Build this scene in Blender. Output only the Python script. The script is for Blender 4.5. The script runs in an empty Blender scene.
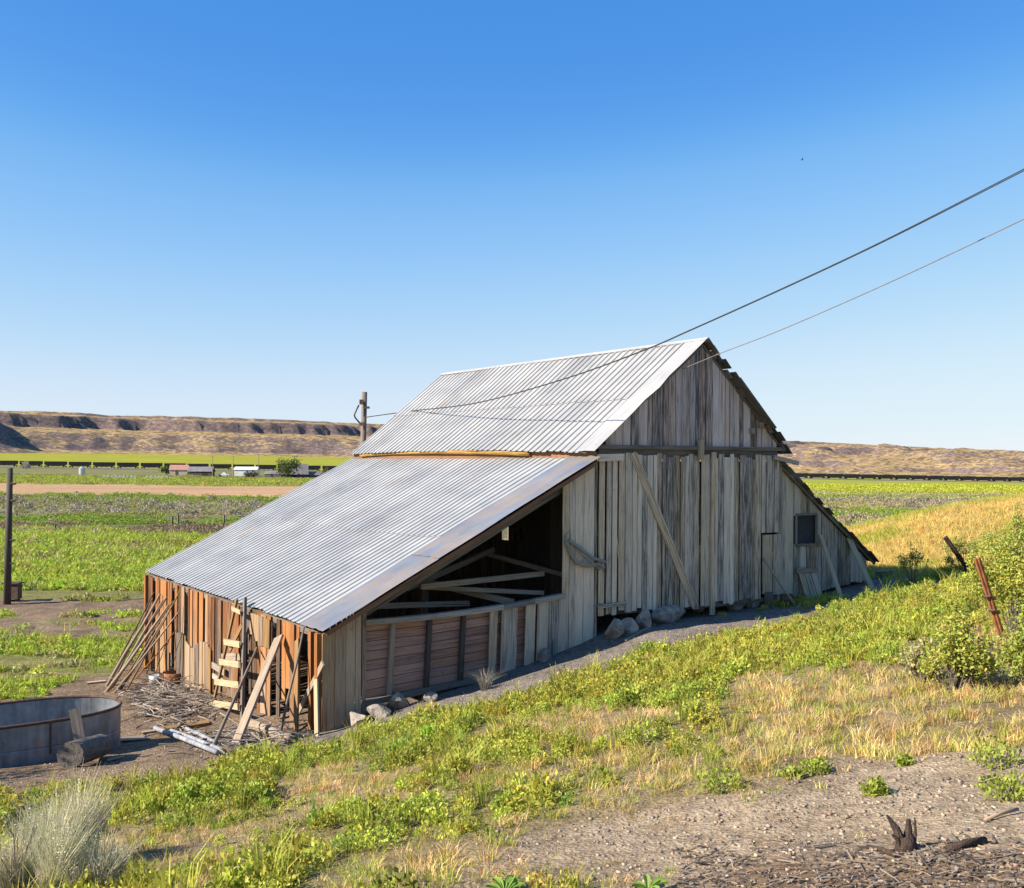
import bpy, bmesh, math, random
import numpy as np
from mathutils import Vector, Matrix

S = bpy.context.scene
C = S.collection
rnd = random.Random(7)
rng = np.random.default_rng(11)

# ------------------------------------------------------------------ camera, sky, sun, exposure
F_PX, CX, HY, ROLL, EYE = 1077.2, 512.0, 463.8, 0.0063, 5.0
cam_d = bpy.data.cameras.new('camera')
cam_d.sensor_width = 36.0
cam_d.lens = F_PX / 1024 * 36.0
cam_d.shift_y = (HY - 444.0) / 1024
cam_d.clip_start, cam_d.clip_end = 0.1, 20000
cam = bpy.data.objects.new('camera', cam_d)
C.objects.link(cam)
cam.matrix_world = Matrix.Translation((0, 0, EYE)) @ Matrix.Rotation(math.radians(90), 4, 'X') @ Matrix.Rotation(ROLL, 4, 'Z')
S.camera = cam

SUN_EL = math.radians(33)
SUN_XY = (-0.947, -0.32)                    # towards the sun, on the ground
W = bpy.data.worlds.new('World')
S.world = W
W.use_nodes = True
wn, wl = W.node_tree.nodes, W.node_tree.links
sky = wn.new('ShaderNodeTexSky')
sky.sky_type = 'NISHITA'
sky.sun_disc = False
sky.sun_elevation = SUN_EL
sky.sun_rotation = math.atan2(SUN_XY[0], SUN_XY[1])
sky.altitude = 300
sky.air_density = 1.0
sky.dust_density = 0.1
sky.ozone_density = 3.0
# the camera's response to the sky: deeper blue overhead, a pale and not blown out horizon
sc_ = wn.new('ShaderNodeVectorMath')
sc_.operation = 'SCALE'
sc_.inputs['Scale'].default_value = 1 / 10
wl.new(sky.outputs[0], sc_.inputs[0])
cv = wn.new('ShaderNodeRGBCurve')
for ch, pts in ((0, ((.05, .066), (.106, .072), (.176, .235), (.281, .45), (.447, .66), (.644, .75), (1, .92))),
                (1, ((.08, .26), (.188, .29), (.297, .51), (.438, .69), (.593, .81), (.672, .85), (1, .95))),
                (2, ((.15, .70), (.33, .77), (.477, .91), (.518, .935), (.588, .945), (.7, .96), (1, .98)))):
    c_ = cv.mapping.curves[ch]
    c_.points[0].location = (0, pts[0][1] * .94)
    c_.points[1].location = pts[-1]
    for q_ in pts[:-1]:
        c_.points.new(*q_)
cv.mapping.update()
wl.new(sc_.outputs[0], cv.inputs['Color'])
s2_ = wn.new('ShaderNodeVectorMath')
s2_.operation = 'SCALE'
s2_.inputs['Scale'].default_value = 3.0
wl.new(cv.outputs[0], s2_.inputs[0])
wl.new(s2_.outputs[0], wn['Background'].inputs[0])
wn['Background'].inputs[1].default_value = 0.13
sd = bpy.data.lights.new('sun', 'SUN')
sd.energy = 4.3
sd.angle = math.radians(0.5)
sd.color = (1.0, 0.905, 0.775)
sun = bpy.data.objects.new('sun', sd)
C.objects.link(sun)
sv = Vector((SUN_XY[0] * math.cos(SUN_EL), SUN_XY[1] * math.cos(SUN_EL), math.sin(SUN_EL)))
sun.rotation_euler = sv.to_track_quat('Z', 'Y').to_euler()
S.view_settings.view_transform = 'Standard'
S.view_settings.look = 'None'
S.view_settings.gamma = 1
S.view_settings.exposure = 1.36
S.render.engine = 'CYCLES'
S.cycles.max_bounces = 6
S.cycles.transparent_max_bounces = 8

# ------------------------------------------------------------------ measuring helpers
cR, sR = math.cos(ROLL), math.sin(ROLL)


def ray(px, py):
    dx, dy = px - CX, py - HY
    u = cR * dx + sR * dy
    v = -sR * dx + cR * dy
    return np.array([u / F_PX, 1.0, -v / F_PX])


def at(px, py, d):
    r = ray(px, py)
    return np.array([r[0] * d, d, EYE + r[2] * d])


def project(x, y, z):
    u = F_PX * x / y
    v = F_PX * (EYE - z) / y
    return CX + cR * u - sR * v, HY + sR * u + cR * v


def sstep(a, b, x):
    t = np.clip((x - a) / (b - a), 0, 1)
    return t * t * (3 - 2 * t)


def _hash(ix, iy, seed):
    h = (ix.astype(np.int64) * 374761393 + iy.astype(np.int64) * 668265263 + seed * 1442695041) & 0x7fffffff
    h = ((h ^ (h >> 13)) * 1274126177) & 0x7fffffff
    return ((h ^ (h >> 16)) & 0xffff) / 65535.0


def vnoise(x, y, seed=0):
    x = np.asarray(x, float)
    y = np.asarray(y, float)
    ix, iy = np.floor(x), np.floor(y)
    fx, fy = x - ix, y - iy
    fx = fx * fx * (3 - 2 * fx)
    fy = fy * fy * (3 - 2 * fy)
    a, b = _hash(ix, iy, seed), _hash(ix + 1, iy, seed)
    c, d = _hash(ix, iy + 1, seed), _hash(ix + 1, iy + 1, seed)
    return (a * (1 - fx) + b * fx) * (1 - fy) + (c * (1 - fx) + d * fx) * fy


def fbm(x, y, seed=0, oct=4):
    t, amp, s = 0.0, 0.5, 0.0
    for k in range(oct):
        t = t + amp * vnoise(x * 2 ** k + 17.3 * k, y * 2 ** k - 9.1 * k, seed + k)
        s += amp
        amp *= 0.5
    return t / s


# barn frame
TH = 0.5792
A0 = np.array([-3.52, 20.0])
E1 = np.array([math.cos(TH), math.sin(TH)])
E2 = np.array([-math.sin(TH), math.cos(TH)])
W1, W2, W3, LEN = 6.335, 5.717, 3.46, 12.3


def barn_w(a, b, z):
    p = A0 + a * E1 + b * E2
    return np.array([p[0], p[1], z])


def barn_l(p):
    q = np.array(p[:2]) - A0
    return np.array([q @ E1, q @ E2, p[2]])


def on_plane(px, py, p0, n):
    r = ray(px, py)
    o = np.array([0, 0, EYE])
    t = ((p0 - o) @ n) / (r @ n)
    return o + t * r


def on_front(px, py, b=0.0):
    return on_plane(px, py, barn_w(0, b, 0), np.array([E2[0], E2[1], 0]))


def on_side(px, py, a=0.0):
    return on_plane(px, py, barn_w(a, 0, 0), np.array([E1[0], E1[1], 0]))


# ------------------------------------------------------------------ terrain
def valley(x, y):
    t = sstep(150, 800, y)
    base = -0.7 * (1 - t) + t * (-4.07 - 0.0113 * np.clip(x, -900, 900))
    return base + 14 * sstep(800, 1500, y) * sstep(500, -100, x)


ctrl_px = [(512, 888, 7.5), (0, 888, 10.5), (1024, 888, 6), (-150, 888, 12), (1200, 888, 5.5), (250, 888, 9),
           (512, 760, 12.5), (300, 800, 13.5), (300, 740, 18.3), (100, 800, 14.8), (0, 790, 15.5),
           (850, 800, 8.5), (1024, 740, 10), (760, 720, 12.5), (700, 640, 22), (760, 615, 25), (640, 632, 23),
           (985, 660, 14), (900, 640, 16.5), (850, 650, 17), (1000, 575, 27), (880, 590, 27), (560, 652, 23),
           (485, 680, 22.1), (400, 705, 20.9), (325, 737, 20), (180, 686, 27.4), (60, 690, 27), (0, 640, 35),
           (0, 605, 43), (872, 584, 28.6), (945, 514, 38), (1024, 499, 40), (1120, 488, 42), (875, 561, 33), (905, 574, 30),
           (130, 750, 19.5), (230, 740, 19.3), (1150, 640, 15), (1150, 560, 28)]
ctrl = [at(*c) for c in ctrl_px]
ctrl += [barn_w(3, 6, 0.1), barn_w(9, 6, 0.9), barn_w(9, 12.5, 0.0), barn_w(3, 12.5, -0.7), barn_w(16, 10, 0.4), barn_w(14, 4, 1.5),
         np.array([0, 0, 3.1]), np.array([-8, 0, 2.2]), np.array([8, 0, 3.6]), np.array([-16, 8, 0.6]), np.array([16, 8, 3.4]),
         np.array([-22, 25, -0.6]), np.array([-25, 12, 0.0]), np.array([28, 20, 4.5]), np.array([0, -8, 4.0])]
for gx, gy in [(-40, 40), (-28, 55), (-10, 58), (8, 58), (28, 64), (45, 60), (-12, 46), (2, 50), (-45, 20)]:
    ctrl.append(np.array([gx, gy, -0.7]))
ctrl = np.array(ctrl)


def _tps(d2):
    return 0.5 * d2 * np.log(np.maximum(d2, 1e-9))


_n = len(ctrl)
_K = _tps(((ctrl[:, None, :2] - ctrl[None, :, :2]) ** 2).sum(-1)) + 0.6 * np.eye(_n)
_P = np.c_[np.ones(_n), ctrl[:, :2]]
_M = np.block([[_K, _P], [_P.T, np.zeros((3, 3))]])
_sol = np.linalg.solve(_M, np.r_[ctrl[:, 2], 0, 0, 0])


def G(x, y):
    x = np.atleast_1d(np.asarray(x, float))
    y = np.atleast_1d(np.asarray(y, float))
    shp = x.shape
    xf, yf = x.ravel(), y.ravel()
    far = valley(xf, yf)
    w = (1 - sstep(44, 60, yf)) * (1 - sstep(26, 46, np.abs(xf))) * sstep(-14, -6, yf)
    out = far.copy()
    out = out + 4.0 * sstep(4, -16, yf)
    m = w > 0
    if m.any():
        xm, ym = xf[m], yf[m]
        z = _sol[_n] + _sol[_n + 1] * xm + _sol[_n + 2] * ym
        for i in range(_n):
            z = z + _sol[i] * _tps((xm - ctrl[i, 0]) ** 2 + (ym - ctrl[i, 1]) ** 2)
        out[m] = out[m] * (1 - w[m]) + z * w[m]
    bump = (fbm(xf * 0.9, yf * 0.9, 3, 3) - 0.5) * 0.16 + (fbm(xf * 3.1, yf * 3.1, 5, 2) - 0.5) * 0.05
    near = 1 - sstep(45, 120, yf)
    out = out + bump * (0.25 + 0.75 * near)
    out = out + (fbm(xf / 35, yf / 35, 9, 3) - 0.5) * 1.0 * sstep(60, 200, yf)
    return out.reshape(shp)


def gz(x, y):
    return float(G([x], [y])[0])


def P(px, py):
    """ground point seen at a pixel of the photograph"""
    r = ray(px, py)
    d = np.geomspace(4, 2500, 3000)
    h = EYE + r[2] * d - G(r[0] * d, d)
    i = int(np.argmax(h < 0))
    if h[i] >= 0:
        i = len(d) - 1
    lo, hi = d[max(i - 1, 0)], d[i]
    for _ in range(12):
        m = (lo + hi) / 2
        if EYE + r[2] * m - gz(r[0] * m, m) < 0:
            hi = m
        else:
            lo = m
    return np.array([r[0] * hi, hi, gz(r[0] * hi, hi)])


# ------------------------------------------------------------------ ground cover zones (measured on the photograph, anchored on the ground)
LS = np.array([(-400, 838), (0, 797), (130, 784), (230, 763), (300, 750), (395, 727), (560, 682), (640, 650), (760, 626), (880, 595), (1000, 574), (1400, 540)], float)
LG = np.array([(-400, 1700), (330, 980), (430, 915), (510, 850), (560, 830), (650, 812), (730, 790), (800, 772), (900, 752), (1024, 730), (1400, 690)], float)


def zones(x, y, z):
    """dict of 0..1 masks at ground points"""
    px, py = project(x, np.maximum(y, 0.5), z)
    n1 = fbm(x * 0.8, y * 0.8, 21, 4)
    n2 = fbm(x * 0.33, y * 0.33, 31, 3)
    n3 = fbm(x * 2.2, y * 2.2, 41, 3)
    jx = (n1 - 0.5) * 26 * np.clip(14 / np.maximum(y, 3), .3, 2)
    ls = np.interp(px, LS[:, 0], LS[:, 1])
    lg = np.interp(px, LG[:, 0], LG[:, 1])
    a, b = barn_ab(x, y)
    hill = sstep(-3, 5, py + jx * 0.5 - ls) * (y < 40)
    gravel = hill * sstep(-8, 14, py + jx * 1.6 - lg) * (1 - .85 * np.exp(-(((px - 540) / 100) ** 2 + ((py - 884) / 20) ** 2)))
    veg = hill * (1 - gravel)
    band = 1 - sstep(30, 78, py - ls)
    tan = np.exp(-(((px - 560) / 95) ** 2 + ((py - 722) / 15) ** 2))
    tan = np.maximum(tan, sstep(690, 790, px) * sstep(668, 700, py + jx * 1.8) * .85)
    tan = np.maximum(tan, np.exp(-(((px - 470) / 110) ** 2 + ((py - 872) / 24) ** 2)) * 0.9)
    tan = np.maximum(tan, np.exp(-(((px - 345) / 60) ** 2 + ((py - 795) / 10) ** 2)) * 0.6)
    tan = np.maximum(tan, np.exp(-(((px - 630) / 50) ** 2 + ((py - 765) / 9) ** 2)) * 0.7)
    green = np.clip(0.62 * band + 0.42 + (n1 - 0.5) * 2.1 + (n2 - 0.5) * 1.2 - 1.0 * tan, 0, 1) * veg
    dry = np.clip(0.55 - 0.4 * band + (0.5 - n1) * 1.8 + 0.9 * tan, 0, 1) * veg
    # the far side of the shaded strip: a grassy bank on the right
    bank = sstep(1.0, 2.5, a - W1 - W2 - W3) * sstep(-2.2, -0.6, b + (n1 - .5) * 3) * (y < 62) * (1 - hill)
    # valley floor left and right
    left = (a < -0.5) | (b > LEN + .3)
    yy = y + (n2 - 0.5) * 9 * np.clip(y / 60, .3, 3) + x * 0.10
    f = {}
    fg = sstep(44.0, 45.5, y + (n1 - .5) * 2.5) * (1 - sstep(70, 76, yy + x * 0.25))
    fg2 = sstep(24.6, 25.4, y) * (1 - sstep(34, 35.6, y + x * .05 + (n1 - .5) * 2.4)) * sstep(.3, -.3, x + 10.9 - .15 * (y - 31.5) + (n1 - .5) * 2.2)
    fg3 = 0.55 * sstep(36.5, 37.5, y + (n1 - .5) * 4) * (1 - sstep(41, 42.5, y + (n1 - .5) * 4)) * sstep(0.47, 0.62, n1)
    field = np.maximum(np.maximum(fg, fg2), fg3) * (y < 90)
    field = np.where(y >= 44, field, field * (left & (x < 3)))
    return dict(px=px, py=py, hill=hill, gravel=gravel, green=green, dry=dry, bank=bank, field=field * (1 - bank) * (1 - hill), n1=n1, n2=n2, n3=n3, a=a, b=b, yy=yy)


def barn_ab(x, y):
    dx, dy = x - A0[0], y - A0[1]
    return dx * E1[0] + dy * E1[1], dx * E2[0] + dy * E2[1]


def mixc(c, d, t):
    return c * (1 - t[:, None]) + np.asarray(d)[None, :] * t[:, None]


SOIL = (0.215, 0.153, 0.103)
GRAV = (0.37, 0.285, 0.195)


def ground_colour(x, y, z):
    q = zones(x, y, z)
    n1, n2, n3 = q['n1'], q['n2'], q['n3']
    c = np.tile(np.array(SOIL), (len(x), 1)) * (0.75 + 0.5 * n3)[:, None]
    c = mixc(c, (0.33, 0.255, 0.13), q['dry'] * 0.75)
    c = mixc(c, (0.20, 0.20, 0.045), q['green'] * 0.7)
    c = mixc(c, np.array(GRAV), q['gravel'])
    # dark mulch at the very bottom right of the slope
    c = mixc(c, (0.15, 0.095, 0.06), q['gravel'] * sstep(835, 872, q['py'] + (n1 - .5) * 50) * sstep(640, 760, q['px']) * 0.75)
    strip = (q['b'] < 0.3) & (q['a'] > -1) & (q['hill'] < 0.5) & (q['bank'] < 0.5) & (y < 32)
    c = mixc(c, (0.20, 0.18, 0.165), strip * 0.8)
    c = mixc(c, (0.42, 0.33, 0.11), q['bank'] * (0.55 + 0.4 * n1))
    c = mixc(c, (0.27, 0.29, 0.045), q['bank'] * sstep(.57, .68, n2) * 0.7)
    c = mixc(c, (0.20, 0.24, 0.04), q['field'] * (0.5 + 0.5 * sstep(.36, .52, fbm(x / 14 + y / 30, y / 1.5, 93, 3))))
    # bands further out
    yy, far = q['yy'], sstep(68, 80, y)
    L = sstep(40, -20, x)                      # left of the barn / right of it
    band = np.tile(np.array((0.175, 0.185, 0.06)), (len(x), 1)) * (0.75 + 0.5 * n3)[:, None]
    band = mixc(band, (0.15, 0.115, 0.09), sstep(70, 73, yy) * (1 - sstep(92, 96, yy)) * L)
    band = mixc(band, (0.15, 0.20, 0.035), sstep(94, 97, yy) * (1 - sstep(104, 108, yy)))
    sage = sstep(106, 110, yy) * (1 - sstep(146, 152, yy)) * sstep(.42, .56, n1 * .6 + n2 * .4)
    band = mixc(band, (0.235, 0.20, 0.15), sage)
    band = mixc(band, (0.15, 0.2, 0.04), sstep(146, 152, yy) * (1 - sstep(166, 170, yy)))
    band = mixc(band, (0.47, 0.30, 0.165), sstep(168, 172, yy) * (1 - sstep(258, 266, yy)) * sstep(25, -5, x))
    band = mixc(band, (0.22, 0.24, 0.05), sstep(260, 270, yy) * (1 - sstep(400, 430, yy)))
    band = mixc(band, (0.24, 0.20, 0.10), sstep(400, 430, yy) * sstep(.45, .6, n2) * 0.7)
    R = sstep(15, 40, x) * sstep(70, 85, y)
    rb = np.tile(np.array((0.24, 0.22, 0.10)), (len(x), 1)) * (0.75 + 0.5 * n3)[:, None]
    nn = fbm(x / 60, y / 14, 55, 4)
    rb = mixc(rb, (0.17, 0.21, 0.04), sstep(.5, .58, nn))
    rb = mixc(rb, (0.30, 0.25, 0.19), sstep(.5, .42, nn) * sstep(110, 130, y) * .8)
    rb = mixc(rb, (0.30, 0.31, 0.045), sstep(225, 250, y + (n2 - .5) * 60))
    band = band * (1 - R[:, None]) + rb * R[:, None]
    c = c * (1 - far[:, None]) + band * far[:, None]
    c = mixc(c, (0.30, 0.30, 0.03), sstep(925, 950, y - x * .247) * sstep(420, 200, x))
    return c


def col_attr(me, cols, name='Col'):
    at_ = me.color_attributes.new(name, 'FLOAT_COLOR', 'POINT')
    d = np.ones((len(cols), 4), np.float32)
    d[:, :3] = cols
    at_.data.foreach_set('color', d.ravel())


def np_mesh(name, v, quads, mat, cols=None, smooth=False):
    me = bpy.data.meshes.new(name)
    v = np.asarray(v, np.float32)
    quads = np.asarray(quads, np.int32)
    k = quads.shape[1]
    me.vertices.add(len(v))
    me.vertices.foreach_set('co', v.ravel())
    me.loops.add(quads.size)
    me.loops.foreach_set('vertex_index', quads.ravel())
    me.polygons.add(len(quads))
    me.polygons.foreach_set('loop_start', np.arange(0, quads.size, k, dtype=np.int32))
    me.polygons.foreach_set('loop_total', np.full(len(quads), k, np.int32))
    if smooth:
        me.polygons.foreach_set('use_smooth', np.ones(len(quads), bool))
    me.update()
    me.validate()
    if cols is not None:
        col_attr(me, cols)
    me.materials.append(mat)
    return me


def link(name, me, parent=None, loc=None):
    o = bpy.data.objects.new(name, me)
    C.objects.link(o)
    if parent is not None:
        o.parent = parent
    if loc is not None:
        o.location = loc
    return o


def tag(o, label=None, cat=None, group=None, kind=None):
    if label: o['label'] = label
    if cat: o['category'] = cat
    if group: o['group'] = group
    if kind: o['kind'] = kind
    return o


def empty(name, loc, label, cat, group=None, rz=0):
    o = bpy.data.objects.new(name, None)
    C.objects.link(o)
    o.location = loc
    o.rotation_euler = (0, 0, rz)
    return tag(o, label, cat, group)


# ------------------------------------------------------------------ materials
def new_mat(name):
    m = bpy.data.materials.new(name)
    m.use_nodes = True
    nt = m.node_tree
    return m, nt, nt.nodes, nt.links, nt.nodes['Principled BSDF']


def ramp(n, stops):
    r = n.new('ShaderNodeValToRGB')
    e = r.color_ramp.elements
    while len(e) < len(stops):
        e.new(0.5)
    for k, (p, c) in enumerate(stops):
        e[k].position = p
        e[k].color = (*c, 1) if len(c) == 3 else c
    return r


def math_n(n, l, op, a, b=None, clamp=False):
    m = n.new('ShaderNodeMath')
    m.operation = op
    m.use_clamp = clamp
    for i, v in enumerate((a, b)):
        if v is None: continue
        if isinstance(v, (int, float)): m.inputs[i].default_value = v
        else: l.new(v, m.inputs[i])
    return m.outputs[0]


def mix_n(n, l, fac, a, b, mode='MIX'):
    m = n.new('ShaderNodeMix')
    m.data_type = 'RGBA'
    m.blend_type = mode
    m.clamp_factor = True
    for i, v in ((0, fac), (6, a), (7, b)):
        if isinstance(v, (int, float)): m.inputs[i].default_value = v
        elif isinstance(v, tuple): m.inputs[i].default_value = (*v, 1)
        else: l.new(v, m.inputs[i])
    return m.outputs[2]


def noise_n(n, l, vec, scale, detail=4, rough=0.55):
    t = n.new('ShaderNodeTexNoise')
    t.inputs['Scale'].default_value = scale
    t.inputs['Detail'].default_value = detail
    t.inputs['Roughness'].default_value = rough
    if vec is not None: l.new(vec, t.inputs['Vector'])
    return t.outputs['Fac']


def map_n(n, l, vec, scale, loc=None):
    m = n.new('ShaderNodeMapping')
    m.inputs['Scale'].default_value = scale
    l.new(vec, m.inputs['Vector'])
    return m.outputs[0]


def bump_n(n, l, h, strength, dist, bsdf):
    b = n.new('ShaderNodeBump')
    b.inputs['Strength'].default_value = strength
    b.inputs['Distance'].default_value = dist
    l.new(h, b.inputs['Height'])
    l.new(b.outputs[0], bsdf.inputs['Normal'])


def wood(name, dark, mid, light, stain=None, stain_z=(0.3, 1.5), amount=0.5, crack=0.6, rough=0.85, satvar=.7, tight=0.0):
    """weathered board: grain runs along UV y, every board its own tone"""
    m, nt, n, l, bs = new_mat(name)
    uv = n.new('ShaderNodeUVMap').outputs[0]
    geo = n.new('ShaderNodeNewGeometry')
    isl = geo.outputs['Random Per Island']
    off = n.new('ShaderNodeVectorMath')
    off.operation = 'ADD'
    l.new(uv, off.inputs[0])
    cm = n.new('ShaderNodeCombineXYZ')
    l.new(math_n(n, l, 'MULTIPLY', isl, 37.0), cm.inputs[0])
    l.new(math_n(n, l, 'MULTIPLY', isl, 91.0), cm.inputs[1])
    l.new(cm.outputs[0], off.inputs[1])
    vec = off.outputs[0]
    g1 = noise_n(n, l, map_n(n, l, vec, (36, 1.5, 1)), 1.0, 6, 0.7)
    g2 = noise_n(n, l, map_n(n, l, vec, (9, 1.1, 1)), 1.0, 4, 0.6)
    fac = math_n(n, l, 'ADD', math_n(n, l, 'MULTIPLY', g1, 0.9), math_n(n, l, 'MULTIPLY', g2, 0.28))
    fac = math_n(n, l, 'ADD', fac, math_n(n, l, 'MULTIPLY', math_n(n, l, 'SUBTRACT', isl, 0.5), amount))
    fac = math_n(n, l, 'SUBTRACT', fac, 0.08)
    r = ramp(n, [(0.2 + tight * 1.5, dark), (0.5, mid), (0.82 - tight, light)])
    l.new(fac, r.inputs[0])
    col = r.outputs[0]
    # a second hue from board to board
    h = n.new('ShaderNodeHueSaturation')
    hv = math_n(n, l, 'FRACT', math_n(n, l, 'MULTIPLY', isl, 13.7))
    l.new(math_n(n, l, 'ADD', math_n(n, l, 'MULTIPLY', hv, satvar), 1 - satvar / 2), h.inputs['Saturation'])
    l.new(col, h.inputs['Color'])
    col = h.outputs[0]
    if stain:
        tc = n.new('ShaderNodeTexCoord').outputs['Object']
        sp = n.new('ShaderNodeSeparateXYZ')
        l.new(tc, sp.inputs[0])
        mr = n.new('ShaderNodeMapRange')
        mr.inputs[1].default_value, mr.inputs[2].default_value = stain_z
        l.new(sp.outputs[2], mr.inputs[0])
        s = math_n(n, l, 'ADD', mr.outputs[0], math_n(n, l, 'MULTIPLY', math_n(n, l, 'SUBTRACT', hv, 0.5), 1.1))
        s = math_n(n, l, 'ADD', s, math_n(n, l, 'MULTIPLY', math_n(n, l, 'SUBTRACT', g2, 0.5), 2.2), True)
        rs = ramp(n, [(0.27, tuple(c * 0.2 for c in stain)), (0.5, stain), (0.78, (stain[0] * 1.75, stain[1] * 1.95, stain[2] * 2.3))])
        l.new(fac, rs.inputs[0])
        col = mix_n(n, l, s, col, rs.outputs[0])
    ck = noise_n(n, l, map_n(n, l, vec, (24, 0.5, 1)), 1.0, 4, 0.55)
    rc = ramp(n, [(0.335, (1 - crack,) * 3), (0.415, (1, 1, 1))])
    l.new(ck, rc.inputs[0])
    col = mix_n(n, l, 1.0, col, rc.outputs[0], 'MULTIPLY')
    vo = n.new('ShaderNodeTexVoronoi')
    vo.inputs['Scale'].default_value = 1.0
    l.new(map_n(n, l, vec, (5.5, 2.1, 1)), vo.inputs['Vector'])
    rk = ramp(n, [(0.03, (0.3, 0.27, 0.25)), (0.085, (1, 1, 1))])
    l.new(vo.outputs['Distance'], rk.inputs[0])
    col = mix_n(n, l, 0.8, col, rk.outputs[0], 'MULTIPLY')
    l.new(col, bs.inputs['Base Color'])
    bs.inputs['Roughness'].default_value = rough
    bump_n(n, l, math_n(n, l, 'ADD', g1, ck), 0.55, 0.012, bs)
    return m


def plain(name, c1, c2, scale=6, rough=0.8, metal=0.0, bump=0.3, bdist=0.01):
    m, nt, n, l, bs = new_mat(name)
    tc = n.new('ShaderNodeTexCoord').outputs['Object']
    f = noise_n(n, l, tc, scale, 6, 0.65)
    r = ramp(n, [(0.3, c1), (0.7, c2)])
    l.new(f, r.inputs[0])
    l.new(r.outputs[0], bs.inputs['Base Color'])
    bs.inputs['Roughness'].default_value = rough
    bs.inputs['Metallic'].default_value = metal
    if bump: bump_n(n, l, noise_n(n, l, tc, scale * 4, 5), bump, bdist, bs)
    return m


M = {}
M['grey'] = wood('weathered_grey_wood', (0.10, 0.075, 0.053), (0.50, 0.392, 0.287), (0.76, 0.615, 0.465), tight=.09, amount=.34, satvar=.5)
M['gable'] = wood('gable_wood', (0.09, 0.067, 0.056), (0.44, 0.335, 0.275), (0.66, 0.52, 0.44), tight=.09, amount=.32, satvar=.5)
M['lean'] = wood('lean_to_wood', (0.08, 0.062, 0.044), (0.39, 0.308, 0.222), (0.58, 0.475, 0.355), tight=.09, amount=.3, satvar=.5)
M['side'] = wood('stained_side_wood', (0.034, 0.018, 0.009), (0.165, 0.098, 0.05), (0.33, 0.215, 0.118), stain=(0.215, 0.076, 0.0155), stain_z=(-0.6, 1.5), amount=0.45, crack=0.9, tight=.08)
M['brown'] = wood('warm_brown_wood', (0.05, 0.033, 0.02), (0.19, 0.125, 0.072), (0.33, 0.23, 0.14), crack=.8)
M['red'] = wood('reddish_plank_wood', (0.12, 0.062, 0.042), (0.36, 0.195, 0.135), (0.50, 0.295, 0.215), amount=0.25, satvar=.2)
M['corner'] = wood('warm_corner_wood', (0.10, 0.062, 0.036), (0.36, 0.235, 0.14), (0.52, 0.38, 0.25), satvar=.25)
M['pale'] = wood('pale_board_wood', (0.17, 0.13, 0.085), (0.37, 0.30, 0.21), (0.50, 0.43, 0.33), crack=0.35)
M['pole'] = wood('dry_pole_wood', (0.085, 0.067, 0.05), (0.25, 0.20, 0.155), (0.40, 0.345, 0.28))
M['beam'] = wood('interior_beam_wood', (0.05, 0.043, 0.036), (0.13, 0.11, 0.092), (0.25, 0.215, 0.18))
M['gold'] = wood('golden_eave_wood', (0.06, 0.034, 0.018), (0.27, 0.17, 0.08), (0.48, 0.36, 0.20), crack=0.9, tight=.08)
M['trim'] = wood('reddish_trim_wood', (0.06, 0.035, 0.025), (0.17, 0.10, 0.07), (0.28, 0.18, 0.13))
M['chip'] = wood('old_bark_chips', (0.035, 0.026, 0.02), (0.115, 0.085, 0.062), (0.27, 0.21, 0.155), amount=.8)
M['shingle'] = wood('shingle_wood', (0.045, 0.04, 0.036), (0.11, 0.10, 0.092), (0.2, 0.185, 0.165))
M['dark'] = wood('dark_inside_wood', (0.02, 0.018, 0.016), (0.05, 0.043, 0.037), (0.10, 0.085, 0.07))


def roof_metal(name, base, var=0.25, rust=0.0, metal=0.45, rough=0.42):
    m, nt, n, l, bs = new_mat(name)
    uv = n.new('ShaderNodeUVMap').outputs[0]
    isl = n.new('ShaderNodeNewGeometry').outputs['Random Per Island']
    st = noise_n(n, l, map_n(n, l, uv, (9, 0.7, 1)), 1.0, 5, 0.6)
    bl = noise_n(n, l, map_n(n, l, uv, (0.55, 0.9, 1)), 1.0, 5, 0.6)
    f = math_n(n, l, 'ADD', math_n(n, l, 'MULTIPLY', st, 0.5), math_n(n, l, 'MULTIPLY', bl, 0.5))
    f = math_n(n, l, 'ADD', f, math_n(n, l, 'MULTIPLY', math_n(n, l, 'SUBTRACT', isl, 0.5), var))
    r = ramp(n, [(0.25, tuple(c * 0.74 for c in base)), (0.5, base), (0.75, tuple(min(0.86, c * 1.22) for c in base))])
    l.new(f, r.inputs[0])
    col = r.outputs[0]
    rp = ramp(n, [(0.60 - rust, (0, 0, 0)), (0.74 - rust, (1, 1, 1))])
    l.new(noise_n(n, l, map_n(n, l, uv, (1.3, 0.55, 1)), 1.0, 6, 0.7), rp.inputs[0])
    col = mix_n(n, l, math_n(n, l, 'MULTIPLY', rp.outputs[0], 0.5), col, (0.36, 0.25, 0.15))
    l.new(col, bs.inputs['Base Color'])
    bs.inputs['Metallic'].default_value = metal
    rr = ramp(n, [(0.3, (rough - 0.1,) * 3), (0.7, (rough + 0.18,) * 3)])
    l.new(bl, rr.inputs[0])
    l.new(rr.outputs[0], bs.inputs['Roughness'])
    bump_n(n, l, bl, 0.25, 0.02, bs)
    return m


M['roof'] = roof_metal('galvanised_ribbed_roofing', (0.335, 0.332, 0.322), var=.16, metal=0.2, rough=.5)
M['lowroof'] = roof_metal('older_lean_to_roofing', (0.345, 0.345, 0.338), var=.14, rust=.02, metal=0.2, rough=.5)
M['sheet'] = roof_metal('flat_bluish_roof_sheet', (0.185, 0.21, 0.245), var=.2, rust=0.20, metal=0.35, rough=0.4)
M['tank'] = None


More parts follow.
